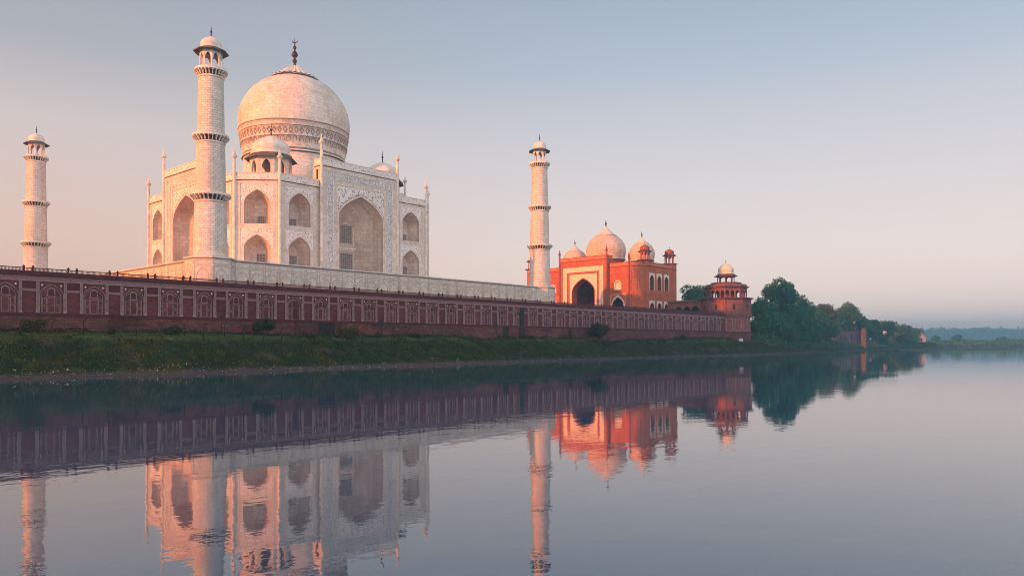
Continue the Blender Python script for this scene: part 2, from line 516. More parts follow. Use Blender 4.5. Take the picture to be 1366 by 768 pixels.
def arch_band(mb, T, op, t, n0, n1, mat):
    uc, w, vb, vs, va = op
    A = arch_pts(uc, w, vb, vs, va); B = arch_pts(uc, w+t, vb, vs, va+t*1.35)
    for i in range(len(A)-1):
        mb.face([T(*A[i], n1), T(*A[i+1], n1), T(*B[i+1], n1), T(*B[i], n1)], mat)
        mb.face([T(*B[i], n0), T(*B[i], n1), T(*B[i+1], n1), T(*B[i+1], n0)], mat)
        mb.face([T(*A[i], n1), T(*A[i], n0), T(*A[i+1], n0), T(*A[i+1], n1)], mat)

def frame(mb, T, u0, u1, v0, v1, t, n0, n1, mat, bottom=True):
    mb.tbox(T, u0, u0+t, v0, v1, n0, n1, mat)
    mb.tbox(T, u1-t, u1, v0, v1, n0, n1, mat)
    mb.tbox(T, u0+t, u1-t, v1-t, v1, n0, n1, mat)
    if bottom: mb.tbox(T, u0+t, u1-t, v0, v0+t, n0, n1, mat)

def spandrel(mb, T, op, ua, ub, vt, gap, n0, n1, mat):
    """raised sheet between an arch and the rectangle above its spring"""
    uc, w, vb, vs, va = op
    A = arch_pts(uc, w+gap, vb, vs, va+gap*1.35)[1:-1]
    for i, (p, q) in enumerate(zip(A, A[1:])):
        mb.face([T(p[0], p[1], n1), T(q[0], q[1], n1), T(q[0], vt, n1), T(p[0], vt, n1)], mat)
    for a, b in ((ua, uc-w-gap), (uc+w+gap, ub)):
        if b > a+1e-3: mb.face([T(a, vs, n1), T(b, vs, n1), T(b, vt, n1), T(a, vt, n1)], mat)
    for a, b, c, d in ((ua, vt, ub, vt),):
        mb.face([T(a, b, n1), T(c, d, n1), T(c, d, n0), T(a, b, n0)], mat)
    mb.face([T(ua, vs, n0), T(ua, vs, n1), T(ua, vt, n1), T(ua, vt, n0)], mat)
    mb.face([T(ub, vs, n1), T(ub, vs, n0), T(ub, vt, n0), T(ub, vt, n1)], mat)

def octa(c, ap, rot=math.pi/8):
    r = ap/math.cos(math.pi/8)
    return [(c[0]+r*math.cos(rot+k*math.pi/4), c[1]+r*math.sin(rot+k*math.pi/4)) for k in range(8)]

def finial(mb, c, h, r, mat, crescent=False):
    """stacked balls on a spike"""
    pr = [(r*0.9, 0), (r*0.55, h*0.05), (r*0.28, h*0.10), (r*0.62, h*0.15), (r*0.72, h*0.19), (r*0.55, h*0.23), (r*0.25, h*0.27),
          (r*0.8, h*0.34), (r, h*0.40), (r*0.75, h*0.46), (r*0.3, h*0.52), (r*0.22, h*0.56), (r*0.5, h*0.61), (r*0.52, h*0.65), (r*0.2, h*0.70), (r*0.16, h*0.76), (r*0.28, h*0.79), (r*0.13, h*0.83), (0, h)]
    mb.loft(c, pr, 12, mat)
    if crescent:
        R = r*0.95; z0 = c[2]+h*0.90
        d = Vector((0.66, -0.75, 0))
        prev = None
        for k in range(11):
            a = math.pi*1.12+(math.pi*0.76)*k/10
            p = Vector((c[0], c[1], z0))+d*(R*math.cos(a))+Vector((0, 0, R*math.sin(a)))
            if prev is not None: mb.tube(prev, p, r*0.13, r*0.13, mat, 6)
            prev = p

def kiosk(parent_name, parent, c, ap, h_wall, eave_r, dome_r, dome_h, fin_h, mw, md, me_, sides=8, rot=math.pi/8, open_w=0.62, solid=False, base=None, nested=True, drum=0.7, fin_r=0.28):
    """roof pavilion: arcade with open arches, sloping eave, dome and finial; returns the arcade part"""
    mb = MB()
    r = ap/math.cos(math.pi/sides)
    V = [(c[0]+r*math.cos(rot+2*math.pi*k/sides), c[1]+r*math.sin(rot+2*math.pi*k/sides)) for k in range(sides)]
    L = math.dist(V[0], V[1])
    t = min(0.35, ap*0.1)
    for k in range(sides):
        a, b = Vector((*V[k], c[2])), Vector((*V[(k+1) % sides], c[2]))
        u = (b-a); m_ = (a+b)/2; nn = Vector((m_.x-c[0], m_.y-c[1], 0)).normalized()
        T = plane_T(m_, u, nn)
        w = L*open_w/2
        op = (0, w, 0.02 if not solid else h_wall*0.12, h_wall*0.52, h_wall*0.80)
        arch_wall(mb, T, -L/2, L/2, 0, h_wall, [op], mw)
        arch_wall(mb, T, -L/2+t*0.4, L/2-t*0.4, 0, h_wall, [op], mw, -t)
        niche(mb, T, op, [(0, 1, 1), (t, 1, 1)], mw, False)
    mb.face([(*p, c[2]+h_wall) for p in V], mw)
    if base: mb.prism([(c[0]+(p[0]-c[0])*base, c[1]+(p[1]-c[1])*base) for p in V], c[2]-0.35, c[2]+0.03, mw)
    body = mb.build(parent_name, parent)
    sub = body if nested else parent
    e = MB()
    er = eave_r
    hz = h_wall
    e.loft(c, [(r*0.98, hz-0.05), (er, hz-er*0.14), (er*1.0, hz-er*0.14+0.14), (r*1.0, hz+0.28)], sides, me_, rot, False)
    e.build('eave', sub)
    d = MB()
    z = hz+0.28
    pr = [(r*0.99, z-0.02), (r*0.97, z+drum*0.5), (dome_r*0.97, z+drum*0.55), (dome_r*0.97, z+drum)]
    zz = z+drum
    for q in range(0, 11):
        a = q/10
        if a < 0.25: rr = dome_r*(0.97+0.045*math.sin(a/0.25*math.pi/2))
        else: rr = dome_r*1.015*math.cos((a-0.25)/0.75*math.pi/2)**0.78
        pr.append((max(rr, 0.12 if q == 10 else 0), zz+dome_h*a))
    pr.append((0.10, zz+dome_h*1.03))
    d.loft(c, pr, 28, md)
    dm = d.build('dome', sub)
    if fin_h > 0:
        f = MB(); finial(f, (c[0], c[1], c[2]+zz+dome_h*1.0), fin_h, fin_r, BRONZE if md is not MOSQ_WHITE else BRONZE)
        f.build('finial', sub)
    return body

# ------------------------------------------------------------------ terrain and water
SHORE = [(-600, -82), (-200, -80), (-86, -78.9), (-61, -79.6), (-36, -76.2), (15, -73.2), (60, -70.5), (100, -70.5), (133, -70), (160, -68.5), (190, -64), (243, -54), (333, -43), (420, -42), (500, -43), (560, -40), (640, -22), (760, 40), (1000, 200), (4000, 900)]
FARB = [(-600, 5000), (560, 5000), (600, 260), (690, 40), (740, -20), (800, -64), (900, -150), (1100, -420), (1400, -900), (4000, -3000)]
SX, SY = np.array(SHORE).T
FX, FY = np.array(FARB).T

def lattice_noise(x, y, seed):
    """smooth value noise on an integer lattice"""
    r = np.random.default_rng(seed)
    tab = r.random((256, 256))
    xi, yi = np.floor(x).astype(int), np.floor(y).astype(int)
    fx, fy = x-xi, y-yi
    fx, fy = fx*fx*(3-2*fx), fy*fy*(3-2*fy)
    g = lambda a, b: tab[a % 256, b % 256]
    return (g(xi, yi)*(1-fx)+g(xi+1, yi)*fx)*(1-fy)+(g(xi, yi+1)*(1-fx)+g(xi+1, yi+1)*fx)*fy

def height(x, y):
    x, y = np.asarray(x, float), np.asarray(y, float)
    wob = (lattice_noise(x*0.09, y*0.0+3.3, 1)-0.5)*3.0+(lattice_noise(x*0.4, y*0.0+9.1, 2)-0.5)*1.3
    d = y-np.interp(x, SX, SY)+wob*np.clip((400-x)/300, 0.2, 1)
    wf = np.interp(x, [60, 115, 160, 230], [1.0, 1.75, 1.6, 1.0])
    d = np.where(d > 0, d*wf, d)
    land = np.interp(d, [-30, -6, 0, 2.4, 6.0, 10.5, 18.5, 40, 400, 3000], [-23, -21.4, WATER, WATER+0.42, -18.1, -15.85, -14.75, -14.4, -13, -10])
    bumpy = (lattice_noise(x*0.35, y*0.5, 3)-0.5)*0.75+(lattice_noise(x*1.1, y*1.3, 4)-0.5)*0.30
    bumpy2 = (lattice_noise(x*0.08, y*0.12, 5)-0.5)*0.5
    k = np.clip((d-2.0)/3.0, 0, 1)*np.clip((19-d)/6, 0.25, 1)
    land = land+(bumpy+bumpy2)*k+(lattice_noise(x*1.3, y*1.3, 6)-0.5)*0.10*np.clip(d+2, 0, 1)
    df = (y-np.interp(x, FX, FY))*0.75
    far = np.interp(df, [-40, 0, 8, 60, 500, 3000], [-24, WATER, WATER+0.9, WATER+2.5, WATER+5, WATER+30])+(lattice_noise(x*0.05, y*0.05, 8)-0.5)*0.8*np.clip(df/10, 0, 1)
    return np.where(x > 560, np.maximum(np.where(x < 760, land, -24), far), np.maximum(land, np.where(x > 560, far, -24)))

def axis(segs):
    a = []
    for lo, hi, st in segs: a += list(np.arange(lo, hi, st))
    a.append(segs[-1][1])
    return np.array(a)
gx = axis([(-600, -160, 20), (-160, -95, 2.5), (-95, 30, 0.6), (30, 160, 1.0), (160, 360, 2.0), (360, 640, 5.0), (640, 1200, 14), (1200, 4000, 140)])
gy = axis([(-3000, -500, 125), (-500, -100, 20), (-100, -82, 3), (-82, -54, 0.6), (-54, -20, 3), (-20, 120, 14), (120, 3000, 144)])
GX, GY = np.meshgrid(gx, gy)
GZ = height(GX, GY)
nx, ny = len(gx), len(gy)
idx = np.arange(nx*ny).reshape(ny, nx)
F = np.stack([idx[:-1, :-1], idx[:-1, 1:], idx[1:, 1:], idx[1:, :-1]], -1).reshape(-1, 4)

def np_mesh(name, V, Fq, mat, smooth=False):
    me = bpy.data.meshes.new(name)
    V = np.ascontiguousarray(V, dtype=np.float32); Fq = np.ascontiguousarray(Fq, dtype=np.int32)
    k = Fq.shape[1]
    me.vertices.add(len(V)); me.vertices.foreach_set('co', V.ravel())
    me.loops.add(Fq.size); me.loops.foreach_set('vertex_index', Fq.ravel())
    me.polygons.add(len(Fq)); me.polygons.foreach_set('loop_start', np.arange(0, Fq.size, k, dtype=np.int32))
    if smooth: me.polygons.foreach_set('use_smooth', np.ones(len(Fq), dtype=bool))
    me.materials.append(mat)
    me.update(calc_edges=True); me.validate()
    o = bpy.data.objects.new(name, me)
    COL.objects.link(o)
    return o

tag(np_mesh('ground', np.stack([GX, GY, GZ], -1).reshape(-1, 3), F, GROUND, True), kind='structure')

wb = MB()
wb.face([(-900, -3000, WATER), (4000, -3000, WATER), (4000, 1500, WATER), (-900, 1500, WATER)], WATERM)
tag(wb.build('river_water'), kind='structure')

# low dark spit of land in the river
sp = MB()
A, B = Vector((318, -64.5, 0)), Vector((452, -97.5, 0))
N = 60
sdir = (B-A).normalized(); sn = Vector((sdir.y, -sdir.x, 0))
prev = None
for i in range(N+1):
    p = A+(B-A)*(i/N)
    wd = 2.4*min(1, (N-i)/6+0.1)*(0.8+0.4*random.random())
    hh = 0.42*min(1, (N-i)/8+0.15)*(0.6+0.7*random.random())
    ring = [p-sn*wd+Vector((0, 0, WATER-0.3)), p-sn*wd*0.5+Vector((0, 0, WATER+hh)), p+sn*wd*0.5+Vector((0, 0, WATER+hh)), p+sn*wd+Vector((0, 0, WATER-0.3))]
    if prev:
        for j in range(3): sp.face([prev[j], ring[j], ring[j+1], prev[j+1]], GRASS)
    prev = ring
tag(sp.build('sandbar'), kind='structure')

# terrace that carries the buildings
tb = MB()
tb.box((-172, -56.2, -18), (147, -40, -6.95), STONE_BASE)
tb.box((-172, -39.99, -18), (164, 130, -6.955), STONE_BASE)
tag(tb.build('terrace_floor'), kind='structure')

# ------------------------------------------------------------------ marble platform
PL = 47.8; PZ = -1.25
plat = thing('marble_platform', 'broad white marble platform with blind arch panels carrying the domed mausoleum and minarets', 'platform', (0, 0, -6.95))
pm = MB()
pm.box((-PL, -PL, -6.95), (PL, PL, PZ-0.25), MARBLE)
pm.build('platform_wall', plat)
for sx_, sy_ in ((-1, -1), (1, -1), (-1, 1), (1, 1)):
    bm_ = MB()
    bm_.prism(octa((46*sx_, 46*sy_), 3.95), -6.94, PZ-0.22, MARBLE)
    bm_.prism(octa((46*sx_, 46*sy_), 4.12), PZ-0.22, PZ+0.02, MARBLE_TRIM)
    bm_.prism(octa((46*sx_, 46*sy_), 4.02), PZ-0.42, PZ-0.22, MARBLE_LINE)
    bm_.build('corner_bastion', plat)
cp = MB()
for T in (plane_T((0, -PL, 0), (1, 0, 0), (0, -1, 0)), plane_T((-PL, 0, 0), (0, -1, 0), (-1, 0, 0)), plane_T((PL, 0, 0), (0, 1, 0), (1, 0, 0)), plane_T((0, PL, 0), (-1, 0, 0), (0, 1, 0))):
    e = 42.0
    cp.tbox(T, -e-1.3, e+1.3, PZ-0.22, PZ, -0.5, 0.22, MARBLE_TRIM)
    cp.tbox(T, -e-1.3, e+1.3, PZ-0.42, PZ-0.223, -0.3, 0.10, MARBLE_LINE)
cp.face([(-PL+.4, -PL+.4, PZ-0.1), (PL-.4, -PL+.4, PZ-0.1), (PL-.4, PL-.4, PZ-0.1), (-PL+.4, PL-.4, PZ-0.1)], MARBLE_TRIM)
cp.build('coping', plat)
for T in (plane_T((0, -PL, 0), (1, 0, 0), (0, -1, 0)), plane_T((-PL, 0, 0), (0, -1, 0), (-1, 0, 0))):
    ba = MB()
    k = 0
    for i in range(-14, 15):
        u = i*2.92
        op = (u, 1.02, -6.9, -4.5, -3.35)
        arch_band(ba, T, op, 0.10, 0, 0.05, PANEL_LINE)
        frame(ba, T, u-1.34, u+1.34, -6.9, -2.75, 0.09, 0, 0.06, PANEL_LINE, False)
        frame(ba, T, u-1.34, u+1.34, -2.55, -1.85, 0.07, 0, 0.04, PANEL_LINE)
    ba.build('blind_arch_panels', plat)
for bx_, by_ in ((-46, -46), (46, -46)):
    ba = MB()
    for k in range(8):
        a = k*math.pi/4
        nn = (math.cos(a), math.sin(a), 0)
        T = plane_T((bx_+3.95*nn[0], by_+3.95*nn[1], 0), (-nn[1], nn[0], 0), nn)
        arch_band(ba, T, (0, 0.95, -6.9, -4.5, -3.35), 0.09, 0, 0.05, PANEL_LINE)
        frame(ba, T, -1.4, 1.4, -6.9, -2.75, 0.09, 0, 0.06, PANEL_LINE, False)
        frame(ba, T, -1.4, 1.4, -2.55, -1.85, 0.07, 0, 0.04, PANEL_LINE)
    ba.build('blind_arch_panels', plat)

# ------------------------------------------------------------------ mausoleum
ZF = PZ-0.08
maus = thing('mausoleum', 'white marble domed mausoleum with tall arched portals on the platform', 'mausoleum', (0, 0, ZF))
A_, C_, PW = 28.0, 21.3, 11.0
BAYTOP, PISHTOP = 20.95, 26.0
RNG_S = [(0, 1, 1), (0.5, 1, 1), (2.8, 0.52, 0.80)]
RNG_L = [(0, 1, 1), (1.0, 1, 1), (3.2, 0.90, 0.97), (6.0, 0.42, 0.74)]

def bay_cell(mb, T, u0, u1, uc):
    up = (uc, 2.75, 9.75, 14.4, 17.2)
    lo = (uc, 2.75, -0.6, 4.6, 7.45)
    arch_wall(mb, T, u0, u1, ZF, 8.6, [lo], MARBLE)
    arch_wall(mb, T, u0, u1, 8.6, 19.3, [up], MARBLE)
    for op in (lo, up):
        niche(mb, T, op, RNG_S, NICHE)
        arch_band(mb, T, op, 0.16, 0.0, 0.07, MARBLE_TRIM)
        spandrel(mb, T, op, uc-3.45, uc+3.45, op[4]+1.25, 0.26, 0, 0.03, SPANDREL_S)
        frame(mb, T, uc-3.75, uc+3.75, op[2]-0.15, op[4]+1.5, 0.16, 0, 0.09, MARBLE_TRIM)
        frame(mb, T, uc-4.25, uc+4.25, op[2]-0.75, op[4]+1.85, 0.10, 0, 0.06, MARBLE_TRIM)

def lattice_window(T, uc, w, v0, v1, n, parent):
    """recessed dark opening behind a marble grille"""
    mb = MB()
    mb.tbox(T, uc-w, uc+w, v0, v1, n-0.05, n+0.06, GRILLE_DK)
    frame(mb, T, uc-w-0.14, uc+w+0.14, v0-0.14, v1+0.14, 0.16, n-0.05, n+0.20, LATTICE)
    m_ = max(2, int(round(2*w/0.55)))
    for i in range(1, m_):
        u = uc-w+2*w*i/m_
        mb.tbox(T, u-0.045, u+0.045, v0, v1, n+0.062, n+0.14, LATTICE)
    m_ = max(2, int(round((v1-v0)/0.55)))
    for i in range(1, m_):
        v = v0+(v1-v0)*i/m_
        mb.tbox(T, uc-w, uc+w, v-0.045, v+0.045, n+0.065, n+0.13, LATTICE)
    return mb.build('window', parent)

def parapet(mb, T, u0, u1, v0, v1, n=0.0):
    mb.tbox(T, u0, u1, v0, v0+0.22, n-0.5, n+0.22, MARBLE_TRIM)
    mb.tbox(T, u0, u1, v0-0.16, v0-0.003, n-0.3, n+0.10, EAVE)
    mb.tbox(T, u0, u1, v0+0.222, v1-0.2, n-0.6, n+0.04, BANDPAT)
    mb.tbox(T, u0, u1, v1-0.197, v1, n-0.65, n+0.12, MARBLE_TRIM)

for ang in range(4):
    # face outward normal: north, east(-x), south, west
    nn = [(0, -1, 0), (-1, 0, 0), (0, 1, 0), (1, 0, 0)][ang]
    uu = [(1, 0, 0), (0, -1, 0), (-1, 0, 0), (0, 1, 0)][ang]
    T = plane_T((nn[0]*A_, nn[1]*A_, 0), uu, nn)
    mb = MB()
    for uc, ua_, ub_ in ((-16.2, -C_, -PW+0.1), (16.2, PW-0.1, C_)):
        mb = MB()
        bay_cell(mb, T, ua_, ub_, uc)
        wall = mb.build('facade_wall', maus)
        lattice_window(T, uc, 0.72, 10.1, 11.7, -2.8, wall)
        lattice_window(T, uc, 0.9, 0.6, 3.4, -2.8, wall)
    for ua_, ub_ in ((-C_, -PW-0.15), (PW+0.15, C_)):
        pb = MB()
        parapet(pb, T, ua_, ub_, 19.3, BAYTOP)
        pb.build('parapet', maus)
    # portal block
    pm = MB()
    T2 = plane_T((nn[0]*(A_+0.7), nn[1]*(A_+0.7), 0), uu, nn)
    op = (0.15, 6.55, -0.9, 13.1, 18.6)
    arch_wall(pm, T2, -PW, PW, ZF, 24.3, [op], MARBLE)
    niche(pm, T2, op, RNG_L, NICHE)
    arch_band(pm, T2, op, 0.22, 0, 0.12, MARBLE_TRIM)
    arch_band(pm, T2, (0.15, 6.95, -0.9, 13.1, 19.2), 0.10, 0, 0.06, MARBLE_LINE)
    spandrel(pm, T2, op, -6.6, 6.9, 20.3, 0.30, 0, 0.04, SPANDREL)
    frame(pm, T2, -6.95, 7.25, -0.9, 20.7, 0.22, 0, 0.14, MARBLE_TRIM, False)
    # calligraphy band
    for a, b, c, d in ((-9.3, -8.0, -0.9, 21.7), (8.0, 9.3, -0.9, 21.7), (-9.3, 9.3, 21.7, 23.1)):
        pm.tbox(T2, a, b, c, d, -0.1, 0.05, SCRIPT)
    frame(pm, T2, -9.6, 9.6, -0.9, 23.4, 0.20, 0, 0.12, MARBLE_TRIM, False)
    frame(pm, T2, -7.95, 7.95, -0.9, 21.65, 0.20, 0, 0.12, MARBLE_TRIM, False)
    # sides, back and top of the block
    pm.tbox(T2, -PW, -PW+0.02, ZF, 24.3, -3.2, -0.003, MARBLE)
    pm.tbox(T2, PW-0.02, PW, ZF, 24.3, -3.2, -0.003, MARBLE)
    pm.tbox(T2, -PW+0.02, PW-0.02, 19.5, 24.3, -3.2, -3.0, MARBLE)
    pm.tbox(T2, -PW+0.03, PW-0.03, 24.28, 24.31, -3.2, -0.003, MARBLE_TRIM)
    for s_ in (-1, 1):
        pm.tbox(T2, s_*(PW+0.012)-0.01, s_*(PW+0.012)+0.01, 21.3, 23.6, -2.0, -1.3, DARKIN)
    portal = pm.build('portal', maus)
    vb_ = MB()
    vb_.tbox(T2, -2.6, 2.9, 6.7, 7.15, -6.05, -5.85, MARBLE_TRIM)
    arch_band(vb_, T2, (0.15, 2.05, 7.3, 11.6, 13.0), 0.14, -6.02, -5.9, MARBLE_TRIM)
    frame(vb_, T2, -2.0, 2.3, -0.9, 6.5, 0.16, -6.02, -5.9, MARBLE_TRIM, False)
    vb_.build('back_wall_mouldings', portal)
    lattice_window(T2, 0.15, 1.5, 8.3, 12.4, -6.0, portal)
    lattice_window(T2, 0.15, 1.7, -0.6, 5.6, -6.0, portal)
    pb = MB()
    parapet(pb, T2, -PW, PW, 24.31, PISHTOP)
    Ts1 = plane_T((nn[0]*(A_-0.7)+uu[0]*PW, nn[1]*(A_-0.7)+uu[1]*PW, 0), (-nn[0], -nn[1], 0), uu)
    Ts2 = plane_T((nn[0]*(A_-0.7)-uu[0]*PW, nn[1]*(A_-0.7)-uu[1]*PW, 0), nn, (-uu[0], -uu[1], 0))
    parapet(pb, Ts1, -1.4, 1.8, 24.33, PISHTOP-0.02)
    parapet(pb, Ts2, -1.4, 1.2, 24.33, PISHTOP-0.02)
    pb.build('parapet', maus)
    # chamfer
    k = math.sqrt(0.5)
    nx_, ny_ = [(-k, -k), (-k, k), (k, k), (k, -k)][ang]
    mid = (A_+C_)/2
    Tc = plane_T((nx_/k*mid, ny_/k*mid, 0), (-ny_, nx_, 0), (nx_, ny_, 0))
    L = (A_-C_)*math.sqrt(2)/2
    mb = MB()
    bay_cell(mb, Tc, -L, L, 0)
    w_ = mb.build('corner_wall', maus)
    lattice_window(Tc, 0.2, 0.72, 10.1, 11.7, -2.8, w_)
    lattice_window(Tc, 0.2, 0.9, 0.6, 3.4, -2.8, w_)
    pb = MB(); parapet(pb, Tc, -L, L, 19.3, BAYTOP); pb.build('parapet', maus)

rf = MB()
a, c = A_-0.5, C_
rf.face([(-a, -c, 19.4), (-c, -a, 19.4), (c, -a, 19.4), (a, -c, 19.4), (a, c, 19.4), (c, a, 19.4), (-c, a, 19.4), (-a, c, 19.4)], MARBLE_TRIM)
rf.build('roof', maus)

# slim pinnacles at every edge
def pinnacle(x, y, top):
    mb = MB()
    r = 0.34
    mb.loft((x, y, 0), [(r*1.3, ZF), (r*1.3, ZF+0.8), (r, ZF+1.0), (r, top-2.5), (r*0.9, top-2.0), (r*0.8, top-1.2), (r*1.9, top-0.75), (r*2.0, top-0.55), (r*0.9, top-0.5), (r*1.1, top-0.2), (r*0.9, top+0.15), (r*0.3, top+0.45), (r*0.22, top+0.9), (0, top+1.35)], 8, MARBLE_TRIM, 0, False)
    mb.build('pinnacle', maus)
for s1 in (-1, 1):
    for s2 in (-1, 1):
        pinnacle(s1*C_, s2*(A_+0.15), 25.0); pinnacle(s1*(A_+0.15), s2*C_, 25.0)
        pinnacle(s1*(PW+0.1), s2*(A_+0.85), 30.2); pinnacle(s1*(A_+0.85), s2*(PW+0.1), 30.2)

# great dome
dm = MB()
DC = (0, -0.6, 0)
drum = [(12.8, 19.4), (12.8, 31.2)]
dm.loft(DC, drum, 64, MARBLE_DOME)
drum_o = dm.build('drum', maus)
bn = MB()
def ring_line(r, z, h=0.16, p=0.09): bn.loft(DC, [(r, z), (r+p, z+0.02), (r+p, z+h), (r, z+h+0.02)], 64, MARBLE_LINE, close=False)
bn.loft(DC, [(12.85, 31.2), (13.2, 31.4), (13.2, 31.75), (12.95, 31.95), (12.95, 32.3)], 64, MARBLE_TRIM, mats=[EAVE, MARBLE_TRIM, EAVE, MARBLE_LINE], close=False)
bn.loft(DC, [(12.95, 32.3), (13.1, 33.2), (13.4, 34.9)], 64, DOMEBAND, close=False)
ring_line(13.4, 34.9)
bn.loft(DC, [(13.4, 35.0), (13.78, 37.4)], 64, DOMEBAND, close=False)
ring_line(13.78, 37.4)
bn.loft(DC, [(13.78, 37.5), (13.98, 38.7)], 64, DOMEBAND, close=False)
ring_line(13.98, 38.7, 0.2)
bn.loft(DC, [(13.98, 38.8), (14.06, 39.0)], 64, MARBLE_DOME, close=False)
# row of lozenges on the upper band
for k in range(64):
    a = 2*math.pi*(k+0.5)/64
    nn = (math.cos(a), math.sin(a), 0)
    T = plane_T((DC[0]+13.62*nn[0], DC[1]+13.62*nn[1], 0), (-nn[1], nn[0], 0), nn)
    L4 = [(0, 35.35), (0.5, 36.25), (0, 37.15), (-0.5, 36.25)]
    for i in range(4):
        (u0, v0), (u1, v1) = L4[i], L4[(i+1) % 4]
        q = lambda u, v, k_: T(u*k_, 36.25+(v-36.25)*k_, (v-36.25)*k_*0.158+0.06)
        bn.face([q(u0, v0, 1), q(u1, v1, 1), q(u1, v1, 0.62), q(u0, v0, 0.62)], MARBLE_LINE)
# pendant arches hung on the band
for k in range(56):
    a = 2*math.pi*k/56
    nn = (math.cos(a), math.sin(a), 0)
    r0 = 13.47
    T = plane_T((DC[0]+r0*nn[0], DC[1]+r0*nn[1], 0), (-nn[1], nn[0], 0), nn)
    Pp = arch_pts(0, 0.52, 33.55, 34.2, 35.2, 5)
    zz = lambda v: (v-33.5)*0.165-0.28
    for i in range(len(Pp)-1):
        (u0, v0), (u1, v1) = Pp[i], Pp[i+1]
        mid_ = ((u0)*0.72, 33.55+(v0-33.55)*0.8); mid2 = ((u1)*0.72, 33.55+(v1-33.55)*0.8)
        bn.face([T(u0, v0, zz(v0)+0.12), T(u1, v1, zz(v1)+0.12), T(*mid2, zz(mid2[1])+0.12), T(*mid_, zz(mid_[1])+0.12)], MARBLE_LINE)
bn.build('ornament_band', drum_o)
do = MB()
prof = [(14.06, 39.0), (14.16, 40.0), (14.2, 41.2), (14.08, 42.6), (13.8, 44.0), (13.32, 45.4), (12.65, 46.8), (11.8, 48.2), (10.7, 49.5), (9.4, 50.7), (7.9, 51.7), (6.4, 52.45), (5.2, 52.9)]
do.loft(DC, prof, 72, MARBLE_DOME, close=False)
dome = do.build('dome', maus)
lo = MB()
# lotus cap with petal tips
n_ = 28
for k in range(n_):
    a0, a1, am = (2*math.pi*q/n_ for q in (k, k+1, k+0.5))
    P = lambda r, z, a: (DC[0]+r*math.cos(a), DC[1]+r*math.sin(a), z)
    rows = [(1.3, 56.4), (2.4, 55.45), (3.7, 54.45), (5.0, 53.6), (6.0, 53.05)]
    for (ra, za), (rb, zb) in zip(rows, rows[1:]):
        lo.face([P(ra, za, a0), P(rb, zb, a0), P(rb+0.02, zb+0.34, am), P(ra, za+0.30, am)], MARBLE_TRIM)
        lo.face([P(ra, za+0.30, am), P(rb+0.02, zb+0.34, am), P(rb, zb, a1), P(ra, za, a1)], MARBLE_TRIM)
    lo.face([P(6.0, 52.95, a0), P(6.65, 52.70, am-0.05), P(6.95, 52.62, am), P(6.02, 53.11, am)], MARBLE_TRIM)
    lo.face([P(6.02, 53.11, am), P(6.95, 52.62, am), P(6.65, 52.70, am+0.05), P(6.0, 52.95, a1)], MARBLE_TRIM)
    lo.face([P(6.0, 52.93, a0), P(6.0, 52.93, a1), P(5.9, 52.5, a1), P(5.9, 52.5, a0)], EAVE)
lo.loft(DC, [(1.2, 56.3), (1.35, 56.5), (0.9, 56.8)], 16, EAVE)
lo.build('lotus_cap', dome)
fi = MB(); finial(fi, (DC[0], DC[1], 56.6), 7.9, 0.85, BRONZE, True); fi.build('finial', dome)

# roof pavilions
for sx_, sy_ in ((-1, -1), (1, -1), (-1, 1), (1, 1)):
    kiosk('roof_pavilion', maus, (sx_*17.3 if sx_*sy_ > 0 else sx_*16.9, sy_*18.0 if sx_*sy_ > 0 else sy_*15.9, 20.6 if sx_*sy_ > 0 else 21.0), 4.35, 5.9, 5.9, 4.25, 4.1, 3.3, MARBLE, MARBLE_SMALL, EAVE, solid=True, open_w=0.52, base=1.08)

# ------------------------------------------------------------------ minarets
def minaret_proto():
    root = thing('minaret', '', 'minaret', (0, 0, 0))
    sh = MB()
    sh.loft((0, 0, 0), [(3.0, -1.25), (3.0, -0.75), (2.88, -0.6), (2.86, 0), (2.62, 9.0)], 40, MARBLE_MIN)
    sh.loft((0, 0, 0), [(2.60, 9.0), (2.36, 19.5)], 40, MARBLE_MIN, close=False)
    sh.loft((0, 0, 0), [(2.34, 19.5), (2.08, 31.2)], 40, MARBLE_MIN, close=False)
    sh.build('shaft', root)
    for z, r0, r1 in ((9.6, 2.62, 3.42), (20.0, 2.37, 3.10), (31.6, 2.10, 2.78)):
        b = MB()
        b.loft((0, 0, z), [(r0*1.0, -1.15), (r0*1.07, -1.05), (r0*1.07, -0.85), (r0*1.01, -0.8)], 40, MARBLE_TRIM, close=False)
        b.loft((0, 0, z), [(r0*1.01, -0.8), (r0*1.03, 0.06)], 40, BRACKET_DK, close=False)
        b.loft((0, 0, z), [(r0, 0.06), (r1, 0.06), (r1+0.05, 0.14), (r1, 0.30), (r1-0.06, 0.32), (r1-0.06, 0.52), (r1-0.16, 0.52), (r1-0.16, 0.33), (r0*0.9, 0.33)], 40, MARBLE_TRIM, smooth=False, close=False)
        n = 26
        for k in range(n):
            a = 2*math.pi*k/n
            nn = (math.cos(a), math.sin(a), 0)
            T = plane_T((0, 0, z), (-nn[1], nn[0], 0), nn)
            wv = 0.085
            P = [(r0*1.0, -0.75), (r0+0.18, -0.70), (r0+(r1-r0)*0.6, -0.30), (r1-0.02, -0.12), (r1-0.02, 0.05), (r0*1.0, 0.05)]
            for s_ in (-1, 1):
                q = [T(s_*wv, v, u) for u, v in P]
                b.face(q if s_ > 0 else list(reversed(q)), MARBLE_TRIM)
            for (u0, v0), (u1, v1) in zip(P[:4], P[1:5]):
                b.face([T(-wv, v0, u0), T(wv, v0, u0), T(wv, v1, u1), T(-wv, v1, u1)], MARBLE_TRIM)
        b.build('balcony', root)
    kiosk('pavilion', root, (0, 0, 32.0), 1.75, 3.55, 2.98, 1.78, 1.95, 2.1, MARBLE_TRIM, MARBLE_SMALL, EAVE, open_w=0.68, drum=0.35, fin_r=0.20)
    return root
min0 = minaret_proto()
